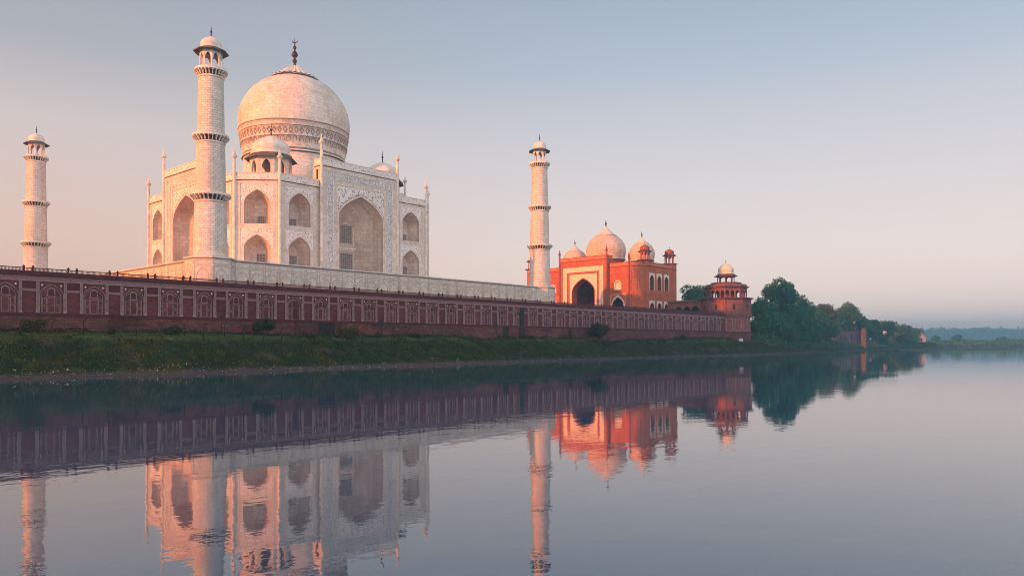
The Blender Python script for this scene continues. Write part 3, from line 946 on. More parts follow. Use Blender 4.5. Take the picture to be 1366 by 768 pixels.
min0.location = (-46, -46, 0)
min0['label'] = 'big marble minaret standing in front of the mausoleum on the near platform corner'
for x, y, lb in ((-46, 46, 'slender marble minaret alone at the far left, seen behind the red wall'), (46, -46, 'marble minaret on the platform corner between the mausoleum and the orange mosque')):
    m = copy_tree(min0); m.location = (x, y, 0); m['label'] = lb
for o in (min0,): o['group'] = 'minarets at the platform corners'
for o in COL.objects:
    if o.parent is None and o.name.startswith('minaret'): o['group'] = 'minarets at the platform corners'

# ------------------------------------------------------------------ riverside terrace wall
YW = -57.0
PIT = 5.48; X0W = -69.0
WX0, WX1 = -168.0, 134.0
tw = thing('terrace_wall', 'long red sandstone riverside wall with rows of white outlined arch panels', 'wall', (0, YW, -15.0))
T = plane_T((0, YW, 0), (1, 0, 0), (0, -1, 0))
wm = MB()
wm.tbox(T, WX0, WX1, -12.3, -6.75, -1.2, -0.12, STONE_RED)
wm.build('wall_body', tw)
wm = MB()
wm.tbox(T, WX0, WX1, -18, -12.45, -1.2, 0.35, STONE_BASE)
wm.build('wall_base', tw)
wm = MB()
wm.tbox(T, WX0, WX1, -12.447, -12.18, -1.0, 0.48, STONE_DARK)
wm.tbox(T, WX0, WX1, -12.177, -12.05, -1.0, 0.30, STONE_DARK)
wm.build('plinth_moulding', tw)
wm = MB()
wm.tbox(T, WX0, WX1, -7.72, -7.62, -0.2, 0.12, WHITE_INLAY)
wm.tbox(T, WX0, WX1, -7.617, -6.95, -0.2, 0.06, STONE_BAND)
wm.build('carved_band', tw)
wm = MB()
wm.tbox(T, WX0, WX1, -6.948, -6.42, -1.3, 0.42, STONE_DARK)
wm.build('coping', tw)

def panel_proto():
    """one arched field with its two narrow neighbours' pilasters, local x = 0 at the arch centre"""
    Tl = plane_T((0, 0, 0), (1, 0, 0), (0, -1, 0))
    mb = MB()
    op = (0, 1.42, -12.04, -9.55, -8.15)
    arch_wall(mb, Tl, -1.5, 1.5, -12.04, -7.74, [op], STONE_PANEL, 0.06)
    niche(mb, Tl, op, [(0.0, 1, 1), (0.14, 1, 1)], STONE_DARK, STONE_PANEL, 0.06)
    arch_band(mb, Tl, op, 0.07, 0.05, 0.10, WHITE_INLAY)
    arch_band(mb, Tl, (0, 1.18, -12.03, -9.6, -8.5), 0.05, -0.09, -0.045, WHITE_INLAY)
    # small arched niche over a panel
    o2 = (0, 0.40, -9.62, -9.0, -8.62)
    mb.face([Tl(*p, -0.035) for p in arch_pts(*o2)], STONE_DARK)
    arch_band(mb, Tl, o2, 0.08, -0.09, -0.02, WHITE_INLAY)
    mb.tbox(Tl, -0.62, 0.62, -9.78, -9.68, -0.09, -0.02, WHITE_INLAY)
    frame(mb, Tl, -0.46, 0.46, -12.0, -9.95, 0.06, -0.09, -0.02, WHITE_INLAY)
    for s_ in (-1, 1):
        a, b = sorted((s_*0.58, s_*1.12))
        frame(mb, Tl, a, b, -10.9, -9.95, 0.05, -0.09, -0.03, WHITE_INLAY)
        frame(mb, Tl, a, b, -12.0, -11.05, 0.05, -0.09, -0.03, WHITE_INLAY)
        # pilaster
        a, b = sorted((s_*1.52, s_*1.90))
        mb.tbox(Tl, a, b, -12.04, -7.74, -0.02, 0.14, STONE_BAND)
        mb.tbox(Tl, a, a+0.06, -12.04, -7.74, 0.143, 0.16, WHITE_INLAY)
        mb.tbox(Tl, b-0.06, b, -12.04, -7.74, 0.143, 0.16, WHITE_INLAY)
        mb.tbox(Tl, a-0.03, b+0.03, -12.03, -11.75, -0.02, 0.19, WHITE_INLAY)
        # boss in the spandrel
        mb.loft((s_*1.16, -0.06, -8.22), [(0.02, -0.13), (0.10, -0.09), (0.135, 0), (0.10, 0.09), (0.02, 0.13)], 10, BOSS)
    o = mb.build('arch_panel')
    mb = MB()
    mb.tbox(Tl, -0.86, 0.86, -12.045, -7.73, -0.115, 0.0, STONE_RED)
    frame(mb, Tl, -0.80, 0.80, -8.72, -7.80, 0.07, 0, 0.05, STONE_DARK)
    mb.face([Tl(-0.73, -8.65, 0.02), Tl(0.73, -8.65, 0.02), Tl(0.73, -7.87, 0.02), Tl(-0.73, -7.87, 0.02)], STONE_DARK)
    mb.tbox(Tl, -0.82, 0.82, -9.06, -8.76, 0, 0.07, STONE_BAND)
    mb.tbox(Tl, -0.82, 0.82, -9.10, -9.063, 0, 0.09, WHITE_INLAY)
    frame(mb, Tl, -0.80, 0.80, -12.0, -9.15, 0.06, 0, 0.05, STONE_DARK)
    mb.face([Tl(-0.74, -11.94, 0.015), Tl(0.74, -11.94, 0.015), Tl(0.74, -9.21, 0.015), Tl(-0.74, -9.21, 0.015)], STONE_PANEL)
    o2 = mb.build('tall_panel')
    return o, o2
pa, pb_ = panel_proto()
first = True
for i in range(-6, 37):
    x = X0W+PIT*i
    for src, xx in ((pa, x), (pb_, x+PIT/2)):
        if xx > WX1-1.5: continue
        c = src if first and src is pa else (src if first else src.copy())
        if c is not src: COL.objects.link(c)
        c.parent = tw
        c.location = (xx, 0.0, 15.0)
    first = False

# dark doors and drains in the wall base
def wall_door(x0, x1, z1, deep=0.36):
    mb = MB()
    mb.tbox(T, x0, x1, -15.6, z1, 0.2, 0.365, DOOR)
    n = max(2, int((x1-x0)/0.5))
    for k in range(n):
        a = x0+(x1-x0)*k/n
        mb.tbox(T, a+0.02, a+(x1-x0)/n-0.02, -15.6, z1-0.12, 0.3, 0.40, DOOR)
    frame(mb, T, x0-0.12, x1+0.12, -15.6, z1+0.12, 0.13, 0.2, 0.46, STONE_DARK, False)
    mb.build('door', tw)
wall_door(-31.3, -27.9, -12.5)
wall_door(18.6, 20.3, -12.5)
mb = MB()
mb.tbox(T, 24.4, 26.3, -15.6, -12.5, 0.2, 0.42, DOOR)
mb.tbox(T, 24.9, 26.2, -12.0, -7.75, 0.0, 0.22, DOOR)
mb.build('drain_shaft', tw)
mb = MB()
mb.tbox(T, -36.3, -35.5, -15.6, -12.5, 0.2, 0.42, STONE_DARK)
mb.tbox(T, -36.2, -35.6, -12.0, -8.9, 0.1, 0.2, STONE_DARK)
mb.build('drain_shaft', tw)
mb = MB(); mb.tbox(T, 43.6, 44.9, -15.6, -12.5, 0.2, 0.42, DOOR); mb.build('drain_shaft', tw)

# railing on the coping
rl = thing('terrace_railing', 'low dark stone railing with paired posts along the top of the red wall', 'railing', (0, YW+0.3, -6.42))
mb = MB()
mb.box((WX0, YW+0.20, -5.98), (WX1, YW+0.34, -5.88), STONE_DARK)
mb.box((WX0, YW+0.22, -6.40), (WX1, YW+0.32, -6.32), STONE_DARK)
mb.build('rail', rl)
mb = MB()
x = -90.0
while x < WX1-1:
    mb.box((x, YW+0.25, -6.33), (x+0.07, YW+0.29, -5.97), STONE_BASE)
    x += 0.16
mb.build('balusters', rl)
pp = MB(); pp.box((-0.11, -0.11, 0), (0.11, 0.11, 0.66), STONE_DARK); pp.box((-0.15, -0.15, 0.66), (0.15, 0.15, 0.74), STONE_DARK)
pp.loft((0, 0, 0.74), [(0.11, 0), (0.09, 0.08), (0, 0.16)], 6, STONE_DARK)
post = pp.build('post')
k = 0
for i in range(-3, 37):
    for dx in (-0.55, 0.55):
        xx = X0W+PIT*i+2.74+dx
        if xx > WX1-0.5 or xx < -92: continue
        c = post if k == 0 else post.copy()
        if k: COL.objects.link(c)
        c.parent = rl; c.location = (xx, -0.03, 0.0)
        k += 1

# ------------------------------------------------------------------ corner tower
BC = (141.43, -53.7)
burj = thing('corner_tower', 'octagonal red sandstone corner tower with open gallery and pale domed kiosk', 'tower', (BC[0], BC[1], -15.0))
mb = MB()
mb.prism(octa(BC, 7.75), -18, -12.45, STONE_BASE)
mb.prism(octa(BC, 7.6), -12.2, -7.3, TOWER)
mb.build('base', burj)
mb = MB()
mb.prism(octa(BC, 8.05), -12.45, -12.18, STONE_DARK)
mb.prism(octa(BC, 7.85), -7.35, -7.1, WHITE_INLAY)
mb.prism(octa(BC, 8.35), -7.1, -6.75, TOWER_DK)
mb.prism(octa(BC, 8.1), -6.75, -6.5, TOWER_DK)
mb.prism(octa(BC, 8.3), -0.95, -0.70, TOWER_DK)
mb.prism(octa(BC, 8.75), -0.70, -0.40, TOWER_DK)
mb.build('cornice', burj)
mb = MB()
mb.prism(octa(BC, 7.9), -6.5, -0.95, TOWER)
storey = mb.build('storey', burj)
fc = MB(); op_m = MB()
for k in range(8):
    a = k*math.pi/4
    nn = (math.cos(a), math.sin(a), 0)
    Tw = plane_T((BC[0]+7.9*nn[0], BC[1]+7.9*nn[1], 0), (-nn[1], nn[0], 0), nn)
    Tb = plane_T((BC[0]+7.6*nn[0], BC[1]+7.6*nn[1], 0), (-nn[1], nn[0], 0), nn)
    frame(fc, Tw, -2.9, 2.9, -6.2, -1.2, 0.12, 0, 0.06, TOWER_DK)
    op_m.tbox(Tw, -0.45, 0.45, -4.6, -2.9, -0.2, 0.03, DARKIN)
    op_m.tbox(Tw, -0.6, 0.6, -2.9, -2.7, -0.1, 0.12, TOWER_DK)
    for uc in (-1.5, 1.5):
        frame(fc, Tb, uc-1.15, uc+1.15, -12.0, -7.7, 0.16, 0, 0.07, WHITE_INLAY)
        arch_band(fc, Tb, (uc, 0.6, -11.7, -9.6, -8.7), 0.08, 0, 0.05, STONE_DARK)
fc.build('panel_frames', storey); op_m.build('window', storey)
ga = MB()
for k in range(8):
    a = k*math.pi/4
    nn = (math.cos(a), math.sin(a), 0)
    Tg = plane_T((BC[0]+6.6*nn[0], BC[1]+6.6*nn[1], 0), (-nn[1], nn[0], 0), nn)
    half = 6.6*math.tan(math.pi/8)
    ops = [(u, 0.72, -0.39, 1.3, 2.2) for u in (-1.82, 0, 1.82)]
    arch_wall(ga, Tg, -half, half, -0.4, 3.6, ops, TOWER)
    arch_wall(ga, Tg, -half+0.1, half-0.1, -0.4, 3.6, ops, TOWER, -0.4)
    for op in ops: niche(ga, Tg, op, [(0, 1, 1), (0.4, 1, 1)], TOWER, False)
ga.prism(octa(BC, 2.6), -0.4, 3.6, TOWER)
ga.build('gallery', burj)
ev = MB()
ev.loft((*BC, 0), [(7.1, 3.62), (8.0, 3.30), (8.0, 3.48), (7.0, 4.05)], 8, TOWER_DK, math.pi/8, False)
ev.prism(octa(BC, 6.5), 3.9, 4.5, TOWER)
ev.prism(octa(BC, 4.6), 4.5, 4.95, TOWER)
ev.prism(octa(BC, 4.9), 4.95, 5.2, TOWER_DK)
ev.build('eave', burj)
kiosk('kiosk', burj, (*BC, 5.2), 2.75, 2.75, 4.05, 2.72, 3.2, 1.5, TOWER, MOSQ_WHITE, TOWER_DK, open_w=0.80, drum=0.75, fin_r=0.16)

# arcade wing between mosque and tower
XA = 139.4
aw = thing('arcade_wing', 'low red arcade with three dark arches joining mosque and corner tower', 'arcade', (XA, -42, -6.95))
T = plane_T((XA, 0, 0), (0, -1, 0), (-1, 0, 0))
ops = [(u, 1.35, -6.9, -4.0, -3.0) for u in (36.3, 39.5, 42.7)]
mb = MB()
arch_wall(mb, T, 31.6, 50.5, -6.95, -1.15, [(u, 1.35, -6.9, -4.0, -2.75) for u in (36.0, 39.4, 42.8)], TOWER)
for u in (36.0, 39.4, 42.8):
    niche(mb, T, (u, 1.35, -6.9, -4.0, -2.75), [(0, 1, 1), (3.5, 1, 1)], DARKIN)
    arch_band(mb, T, (u, 1.35, -6.9, -4.0, -2.75), 0.16, 0, 0.08, TOWER_DK)
mb.tbox(T, 45.6, 46.6, -4.9, -3.8, -0.1, 0.02, DARKIN)
mb.face([(XA, -31.6, -6.95), (XA, -31.6, -1.15), (XA+8, -31.6, -1.15), (XA+8, -31.6, -6.95)], TOWER)
mb.face([(XA, -50.5, -6.95), (XA+8, -50.5, -6.95), (XA+8, -50.5, -1.15), (XA, -50.5, -1.15)], TOWER)
mb.face([(XA+8, -31.6, -6.95), (XA+8, -31.6, -1.15), (XA+8, -50.5, -1.15), (XA+8, -50.5, -6.95)], TOWER)
mb.build('arcade_wall', aw)
mb = MB()
mb.box((XA-0.5, -50.6, -1.15), (XA+8.2, -31.3, -0.85), TOWER_DK)
mb.box((XA-0.2, -50.6, -0.85), (XA+8.0, -31.5, -0.5), TOWER)
mb.build('cornice', aw)

# ------------------------------------------------------------------ mosque
XM = 130.0
mosq = thing('mosque', 'orange red sandstone mosque with three white domes and framed portal', 'mosque', (143, 4, -6.95))
Z0 = -6.95; MT = 14.4
YN, YS, XB = -25.6, 28.6, 156.7
mb = MB()
T = plane_T((XM, 0, 0), (0, -1, 0), (-1, 0, 0))     # u grows towards the river
def mosque_bay(mb, uc, ua, ub):
    lo = (uc, 2.45, Z0+0.02, -1.4, 1.3)
    arch_wall(mb, T, ua, ub, Z0, 2.6, [lo], ORANGE)
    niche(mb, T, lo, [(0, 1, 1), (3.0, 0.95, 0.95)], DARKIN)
    arch_band(mb, T, lo, 0.55, 0, 0.06, MOSQ_WHITE)
    frame(mb, T, uc-3.3, uc+3.3, Z0, 2.4, 0.14, 0, 0.08, MOSQ_WHITE, False)
    up = (uc, 1.35, 4.1, 6.3, 7.3)
    arch_wall(mb, T, ua, ub, 2.6, MT-1.6, [up], ORANGE)
    niche(mb, T, up, [(0, 1, 1), (0.5, 0.95, 0.97)], MOSQ_WHITE)
    arch_band(mb, T, up, 0.32, 0, 0.06, MOSQ_WHITE)
    frame(mb, T, uc-2.3, uc+2.3, 3.6, 8.6, 0.16, 0, 0.08, ORANGE_DK)
    frame(mb, T, uc-3.6, uc+3.6, 3.0, 11.0, 0.14, 0, 0.07, ORANGE_PAT)
    frame(mb, T, uc-3.0, uc+3.0, 3.3, 10.0, 0.10, 0, 0.05, ORANGE_DK)
mosque_bay(mb, 15.6, 11.0, 21.0)
mb.build('facade_wall', mosq)
mb = MB()
mosque_bay(mb, -15.6, -21.0, -11.0)
mb.tbox(T, -YS, -21.0, Z0, MT-1.6, -1.0, 0.0, ORANGE)
mb.build('facade_wall', mosq)
mb = MB()
T45 = plane_T(((XM+134.6)/2, (-21.0+YN)/2, 0), (1, -1, 0), (-1, -1, 0))
h_ = 4.6*math.sqrt(2)/2
mb.tbox(T45, -h_, h_, Z0, MT-1.6, -0.5, 0, ORANGE)
for z in range(6):
    for u in (-1.6, 1.6):
        frame(mb, T45, u-1.2, u+1.2, Z0+0.6+z*3.1, Z0+3.2+z*3.1, 0.12, 0, 0.06, ORANGE_DK)
mb.build('corner_wall', mosq)
TN = plane_T((0, YN, 0), (1, 0, 0), (0, -1, 0))
mb = MB()
wu = [(x, 1.55, 3.9, 7.8, 9.6) for x in (138.0, 143.4, 148.8)]
wl_ = [(x, 1.55, Z0+0.02, -2.4, -0.8) for x in (138.0, 143.4, 148.8)]
arch_wall(mb, TN, 134.6, XB, Z0, 1.0, wl_, ORANGE)
arch_wall(mb, TN, 134.6, XB, 1.0, MT-1.6, wu, ORANGE)
for x in (138.0, 143.4, 148.8):
    frame(mb, TN, x-2.3, x+2.3, 1.3, 3.4, 0.14, 0, 0.06, ORANGE_PAT)
mb.build('side_wall', mosq)
sw = mosq.children[-1]
for op in wu+wl_:
    wi = MB()
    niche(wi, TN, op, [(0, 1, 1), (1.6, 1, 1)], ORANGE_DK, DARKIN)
    arch_band(wi, TN, op, 0.34, 0, 0.07, MOSQ_WHITE)
    spandrel(wi, TN, op, op[0]-2.0, op[0]+2.0, op[4]+0.75, 0.36, 0, 0.05, MOSQ_WHITE)
    wi.build('window', sw)
mb = MB()
mb.box((XM+13, YN+2.5, Z0), (XB-0.4, YS-0.02, MT-1.92), ORANGE)
mb.box((XM+4.7, YN+0.3, MT-1.9), (XB-0.4, YS-0.02, MT-1.62), ORANGE)
mb.box((XM+0.4, YN+4.9, MT-1.9), (XM+4.68, YS-0.02, MT-1.63), ORANGE)
mb.box((XB-0.3, YN+0.02, Z0), (XB, YS, MT-1.61), ORANGE)
mb.build('core_wall', mosq)
for Tt, a, b in ((T, 11.0, 21.0), (T, -YS, -11.0), (T45, -h_, h_), (TN, 134.6, XB)):
    mb = MB()
    mb.tbox(Tt, a, b, MT-1.6, MT-1.35, -0.6, 0.25, ORANGE_DK)
    mb.tbox(Tt, a, b, MT-1.347, MT-0.2, -0.6, 0.06, ORANGE_PAT)
    mb.tbox(Tt, a, b, MT-0.197, MT, -0.65, 0.14, ORANGE_DK)
    mb.build('parapet', mosq)
# portal
TP = plane_T((XM-1.2, 0, 0), (0, -1, 0), (-1, 0, 0))
pm = MB()
op = (0.4, 5.3, Z0+0.02, 3.9, 9.0)
arch_wall(pm, TP, -11.0, 11.4, Z0, 16.0, [op], ORANGE)
niche(pm, TP, op, [(0, 1, 1), (3.2, 1, 1)], ORANGE, False)
niche(pm, TP, op, [(3.2, 1, 1), (11.0, 0.72, 0.88)], IWAN_SHADE, IWAN_SHADE)
arch_band(pm, TP, op, 0.30, 0, 0.13, ORANGE_DK)
# white field round the arch, red strip, broad white frame
arch_wall(pm, TP, -6.2, 7.0, Z0, 10.9, [(0.4, 5.62, Z0+0.02, 3.9, 9.5)], MOSQ_WHITE, 0.05)
frame(pm, TP, -6.45, 7.25, Z0, 11.15, 0.25, 0, 0.12, ORANGE_DK, False)
frame(pm, TP, -9.5, 9.9, Z0, 13.75, 2.0, 0, 0.09, MOSQ_WHITE, False)
frame(pm, TP, -9.75, 10.15, Z0, 14.0, 0.25, 0, 0.14, ORANGE_DK, False)
frame(pm, TP, -7.5, 7.9, Z0, 11.75, 0.14, 0, 0.13, ORANGE_DK, False)
pm.tbox(TP, -11.0, -10.98, Z0, 16.0, -4.0, -0.003, ORANGE)
pm.tbox(TP, 11.38, 11.4, Z0, 16.0, -4.0, -0.003, ORANGE)
pm.tbox(TP, -10.98, 11.38, 12.5, 15.98, -4.0, -3.8, ORANGE)
pm.tbox(TP, -11.1, 11.5, 16.0, 16.25, -4.1, 0.25, ORANGE_DK)
pm.tbox(TP, -11.0, 11.4, 16.25, 17.4, -4.0, 0.06, ORANGE_PAT)
pm.tbox(TP, -11.0, 11.4, 17.4, 17.65, -4.05, 0.14, ORANGE_DK)
for s_ in (-1, 1):
    for z in range(7):
        u = 0.2+s_*10.35
        frame(pm, TP, u-0.42, u+0.42, Z0+0.4+z*3.2, Z0+3.2+z*3.2, 0.10, 0, 0.05, ORANGE_DK)
# side door inside the portal
portal = pm.build('portal', mosq)
mb = MB(); 
TS = plane_T((XM-1.2, 0, 0), (0, -1, 0), (-1, 0, 0))
mb.face([TS(p[0], p[1], -10.97) for p in arch_pts(0.4, 1.3, Z0+0.05, -2.2, -0.8)], DOOR)
arch_band(mb, TS, (0.4, 1.3, Z0+0.05, -2.2, -0.8), 0.3, -10.99, -10.9, ORANGE_DK)
mb.build('door', portal)
def mpin(x, y, top):
    mb = MB(); r = 0.36
    mb.loft((x, y, 0), [(r, Z0), (r, top-2.4), (r*1.8, top-2.1), (r*0.8, top-1.9), (r*1.2, top-1.5), (r*0.6, top-1.1), (r*0.3, top-0.6), (0, top)], 8, ORANGE_DK, 0, False)
    mb.build('pinnacle', mosq)
mpin(XM-1.3, -11.4, 21.5); mpin(XM-1.3, 11.1, 21.5); mpin(XM-0.1, -20.6, 18.4); mpin(XM-0.1, 21, 18.4)
def mosque_dome(x, y, R, zb, zw, za, ztip, zl, Rl):
    mb = MB()
    mb.loft((x, y, 0), [(R*0.90, MT-1.7), (R*0.90, zb)], 40, ORANGE_PAT, close=False)
    mb.loft((x, y, 0), [(R*0.90, zb), (R*0.98, zb+0.15), (R*0.98, zb+0.5), (R*0.93, zb+0.55)], 40, MOSQ_WHITE, mats=[EAVE, MOSQ_WHITE, EAVE], close=False)
    pr = [(R*0.93, zb+0.55), (R*0.985, zw-0.8), (R, zw)]
    for q in range(1, 9):
        a = q/9
        r = R*math.cos(a*math.pi/2)**0.80*(1)
        z = zw+(zl-zw)*1.08*math.sin(a*math.pi/2)**1.05
        if r < Rl: break
        pr.append((r, z))
    pr.append((Rl*0.98, max(zl, pr[-1][1]+0.2)))
    mb.loft((x, y, 0), pr, 48, MOSQ_DOME, close=False)
    zt = pr[-1][1]
    d = mb.build('dome', mosq)
    lc = MB()
    lc.loft((x, y, 0), [(Rl*1.12, zt-0.15), (Rl*1.14, zt+0.05), (Rl*0.95, zt+0.22), (Rl*0.55, zt+(za-zt)*0.45), (Rl*0.22, zt+(za-zt)*0.8), (0.3, za), (0.1, za+0.1)], 28, MOSQ_WHITE)
    lc.build('lotus_cap', d)
    f = MB(); finial(f, (x, y, za-0.05), ztip-za, 0.3*R/8+0.18, BRONZE); f.build('finial', d)
MOSQ_DOME = block_mat('mosque_dome_marble', (0.80, 0.62, 0.51), (0.72, 0.54, 0.45), (0.52, 0.36, 0.30), 1.8, 0.95, 0.05, stain=(0.66, 0.50, 0.40), stain_amt=0.5)
mosque_dome(144, -0.8, 8.1, 17.2, 21.0, 31.2, 34.2, 27.4, 3.9)
mosque_dome(144, -17.6, 5.0, 15.6, 18.4, 25.2, 27.9, 22.9, 2.3)
mosque_dome(144, 14.8, 5.1, 15.6, 18.4, 25.0, 27.6, 22.7, 2.3)
for x, y in ((135.6, -24.0), (154.3, -23.8), (134.0, 29.6)):
    mb = MB()
    mb.prism(octa((x, y), 2.3), Z0 if y > 0 else MT-1.5, MT+0.45, ORANGE)
    mb.prism(octa((x, y), 3.0), MT+0.45, MT+0.75, TOWER_DK)
    mb.build('turret', mosq)
    kiosk('roof_kiosk', mosq, (x, y, MT+0.75), 1.75, 3.5, 2.75, 1.8, 1.7, 1.3, ORANGE, MOSQ_WHITE if y > 0 else ORANGE_DK, TOWER_DK, open_w=0.74, drum=0.4, fin_r=0.14)

# ------------------------------------------------------------------ vegetation
def quads_cloud(P, size, up_bias=0.0, outward=None):
    n = len(P)
    d = rng.normal(size=(n, 3))
    if outward is not None: d = d*0.75+outward*0.9
    d[:, 2] += up_bias
    d /= np.linalg.norm(d, axis=1, keepdims=True)
    a = np.cross(d, rng.normal(size=(n, 3))); a /= np.linalg.norm(a, axis=1, keepdims=True)
    b = np.cross(d, a)
    s = (size*rng.uniform(0.55, 1.3, n))[:, None]
    a *= s; b *= s*rng.uniform(0.5, 0.9, n)[:, None]
    V = np.stack([P-a, P-b*0.8, P+a, P+b], 1).reshape(-1, 3)
    return V, np.arange(n*4).reshape(-1, 4)

def crown_points(blobs, n):
    """points spread through lumpy lobes, denser near their skins"""
    w = np.array([b[3]*b[3] for b in blobs]); w = w/w.sum()
    k = rng.choice(len(blobs), n, p=w)
    B = np.array(blobs)[k]
    d = rng.normal(size=(n, 3)); d /= np.linalg.norm(d, axis=1, keepdims=True)
    r = (0.45+0.6*rng.random(n)**0.6)
    # twig clumps
    r = r*(0.86+0.30*lattice_noise(d[:, 0]*4+k*3.1+50, d[:, 1]*4+d[:, 2]*3+50, 11))
    P = B[:, :3]+d*(B[:, 3]*r)[:, None]*np.array([1, 1, 0.82])
    return P, d

def tree(name, x, y, z, H, W, label, mat, n, leaf, lobes=14, group='trees beyond the corner tower', trunk=0.28, cat='tree', low=0.18, spread=1.0):
    root = thing(name, label, cat, (x, y, z), group)
    tr = MB()
    tr.tube((x, y, z-1.0), (x+H*0.02, y, z+H*trunk), H*0.028+0.05, H*0.02+0.03, BARK, 9)
    bl = []
    for i in range(lobes):
        a = rng.random()*2*math.pi
        hz = low+0.08+(0.74-low)*rng.random()**0.85
        rad = W/2*(0.30+0.18*rng.random())*(1.15-0.5*abs(hz-0.5))
        reach = (W/2-rad*0.75)*math.sqrt(rng.random())*(1.0 if hz < 0.6 else 1.25-hz*0.6)*spread
        bl.append((x+math.cos(a)*reach, y+math.sin(a)*reach, z+H*hz+rad*0.15, rad))
    bl.append((x, y, z+H-W*0.17, W*0.18)); bl.append((x+W*0.15, y-W*0.1, z+H*0.72, W*0.24)); bl.append((x-W*0.14, y+W*0.05, z+H*0.66, W*0.25))
    for b in bl[:9]:
        tr.tube((x+H*0.02, y, z+H*trunk*0.9), (b[0], b[1], b[2]), H*0.012+0.02, 0.04, BARK, 6)
    tr.build('trunk', root)
    P, d = crown_points(bl, n)
    P[:, 2] = np.maximum(P[:, 2], z+H*low*0.35)
    V, Fq = quads_cloud(P, leaf, 0.25, d)
    o = np_mesh('crown', V-np.array([x, y, z]), Fq, mat)
    o.parent = root
    return root

def at_px(px, D):
    """ground position D metres along the view through picture column px (1366 wide)"""
    u = (px-683)/1008.295
    return CAM.x+D*(cc+u*ss), CAM.y+D*(ss-u*cc)

def ztop(py, D, px=1100):
    hor = 459.6-(px-683)*0.0026
    return CAM.z+(hor-py)*D/1008.3

TREES = [
 (1010, 288, 428, 34, 'squat thicket tree touching the right foot of the corner tower', LEAF_DARK, 3600, 0.55, 12),
 (1046, 296, 430, 38, 'wide thicket tree filling the gap under the tallest tree', LEAF_MID, 3800, 0.55, 12),
 (1082, 310, 432, 40, 'dense thicket tree low on the bank left of the old brick wall', LEAF_DARK, 3800, 0.55, 12),
 (1104, 330, 430, 30, 'leafy thicket tree against the left end of the old brick wall', LEAF_MID, 3000, 0.55, 12),

 (1041, 318, 369, 52, 'tallest dark green tree of the grove right of the corner tower', LEAF_DARK, 9000, 0.62, 20),
 (1016, 300, 396, 44, 'dark leafy tree hugging the right side of the corner tower', LEAF_DARK, 6500, 0.60, 16),
 (1069, 322, 392, 46, 'rounded tree on the right shoulder of the tallest tree', LEAF_DARK, 6500, 0.62, 14),
 (1030, 285, 418, 46, 'low dark tree at the water side of the grove below the tallest tree', LEAF_DARK, 5000, 0.55, 14),
 (1064, 292, 414, 46, 'spreading dark tree low at the river edge in the grove', LEAF_DARK, 5000, 0.55, 14),
 (1092, 330, 412, 38, 'broad dark tree in front of the pale green tree', LEAF_DARK, 4500, 0.58, 12),
 (1098, 400, 404, 40, 'paler yellowish green tree behind the grove right of the tallest tree', LEAF_PALE, 4500, 0.66, 12),
 (1131, 462, 402, 42, 'tall tree with feathery top above the old brick bastion', LEAF_MID, 5000, 0.66, 13),
 (1113, 455, 418, 34, 'dark rounded tree behind the old brick wall', LEAF_DARK, 3500, 0.64, 10),
 (1151, 470, 421, 28, 'round dark tree just behind the brick bastion', LEAF_DARK, 3000, 0.7, 9),
 (1164, 440, 426, 24, 'small pointed tree right of the brick bastion', LEAF_MID, 2600, 0.72, 8),
 (1180, 465, 427, 34, 'wide domed tree midway along the receding bank', LEAF_MID, 3200, 0.78, 10),
 (1173, 452, 440, 30, 'low bushy tree beside the small white shed', LEAF_DARK, 2400, 0.72, 8),
 (1200, 520, 434, 36, 'hazy tree behind the long low shed roof', LEAF_MID, 2600, 0.9, 9),
 (1221, 560, 439, 28, 'last hazy tree behind the gabled riverside house', LEAF_MID, 2200, 0.95, 8),
 (1205, 500, 453, 34, 'dark low thicket tree in front of the long low shed', LEAF_DARK, 2200, 0.8, 8),
]
for px, D, py, w, lb, mt, n, lf, lobes in TREES:
    x, y = at_px(px, D)
    while y-np.interp(x, SX, SY) < (9 if px < 1100 else 11): D += 6; x, y = at_px(px, D)
    z = float(height(x, y))
    tree('leafy_tree', x, y, z, ztop(py, D, px)-z, w*D/1008.3, lb, mt, int(n*1.7), lf*0.78, lobes+4, low=0.04)
x, y = at_px(931, 325)
tree('leafy_tree', x, y, -6.95, ztop(379.5, 325, 931)+6.95, 15.5, 'green tree rising behind the arcade between mosque and tower', LEAF_MID, 4500, 0.5, 14, low=0.3)
for px, D, py, w, pyb, lb in ((1248, 760, 447, 12, 456.5, 'small round tree near the gabled house on the far bank'), (1276.5, 770, 446, 14, 456.5, 'roundest lone tree in the middle of the hazy far bank'), (1336.5, 840, 449.5, 13, 457.5, 'faint round tree nearest the right end of the far bank')):
    x, y = at_px(px, D); z = float(height(x, y))
    H = ztop(py, D, px)-z
    tree('round_tree', x, y, z, H, w*D/1008.3, lb, LEAF_DARK, 2200, 0.8, 9, 'lone trees on the far bank', low=0.42, trunk=0.4)
# small tree by the wall
x, y = 51.5, -61.5
z = float(height(x, y))
tree('small_tree', x, y, z, 5.6, 6.4, 'small spreading dark tree standing against the wall below the mosque', LEAF_BUSH, 3800, 0.26, 12, None, trunk=0.3, low=0.30)

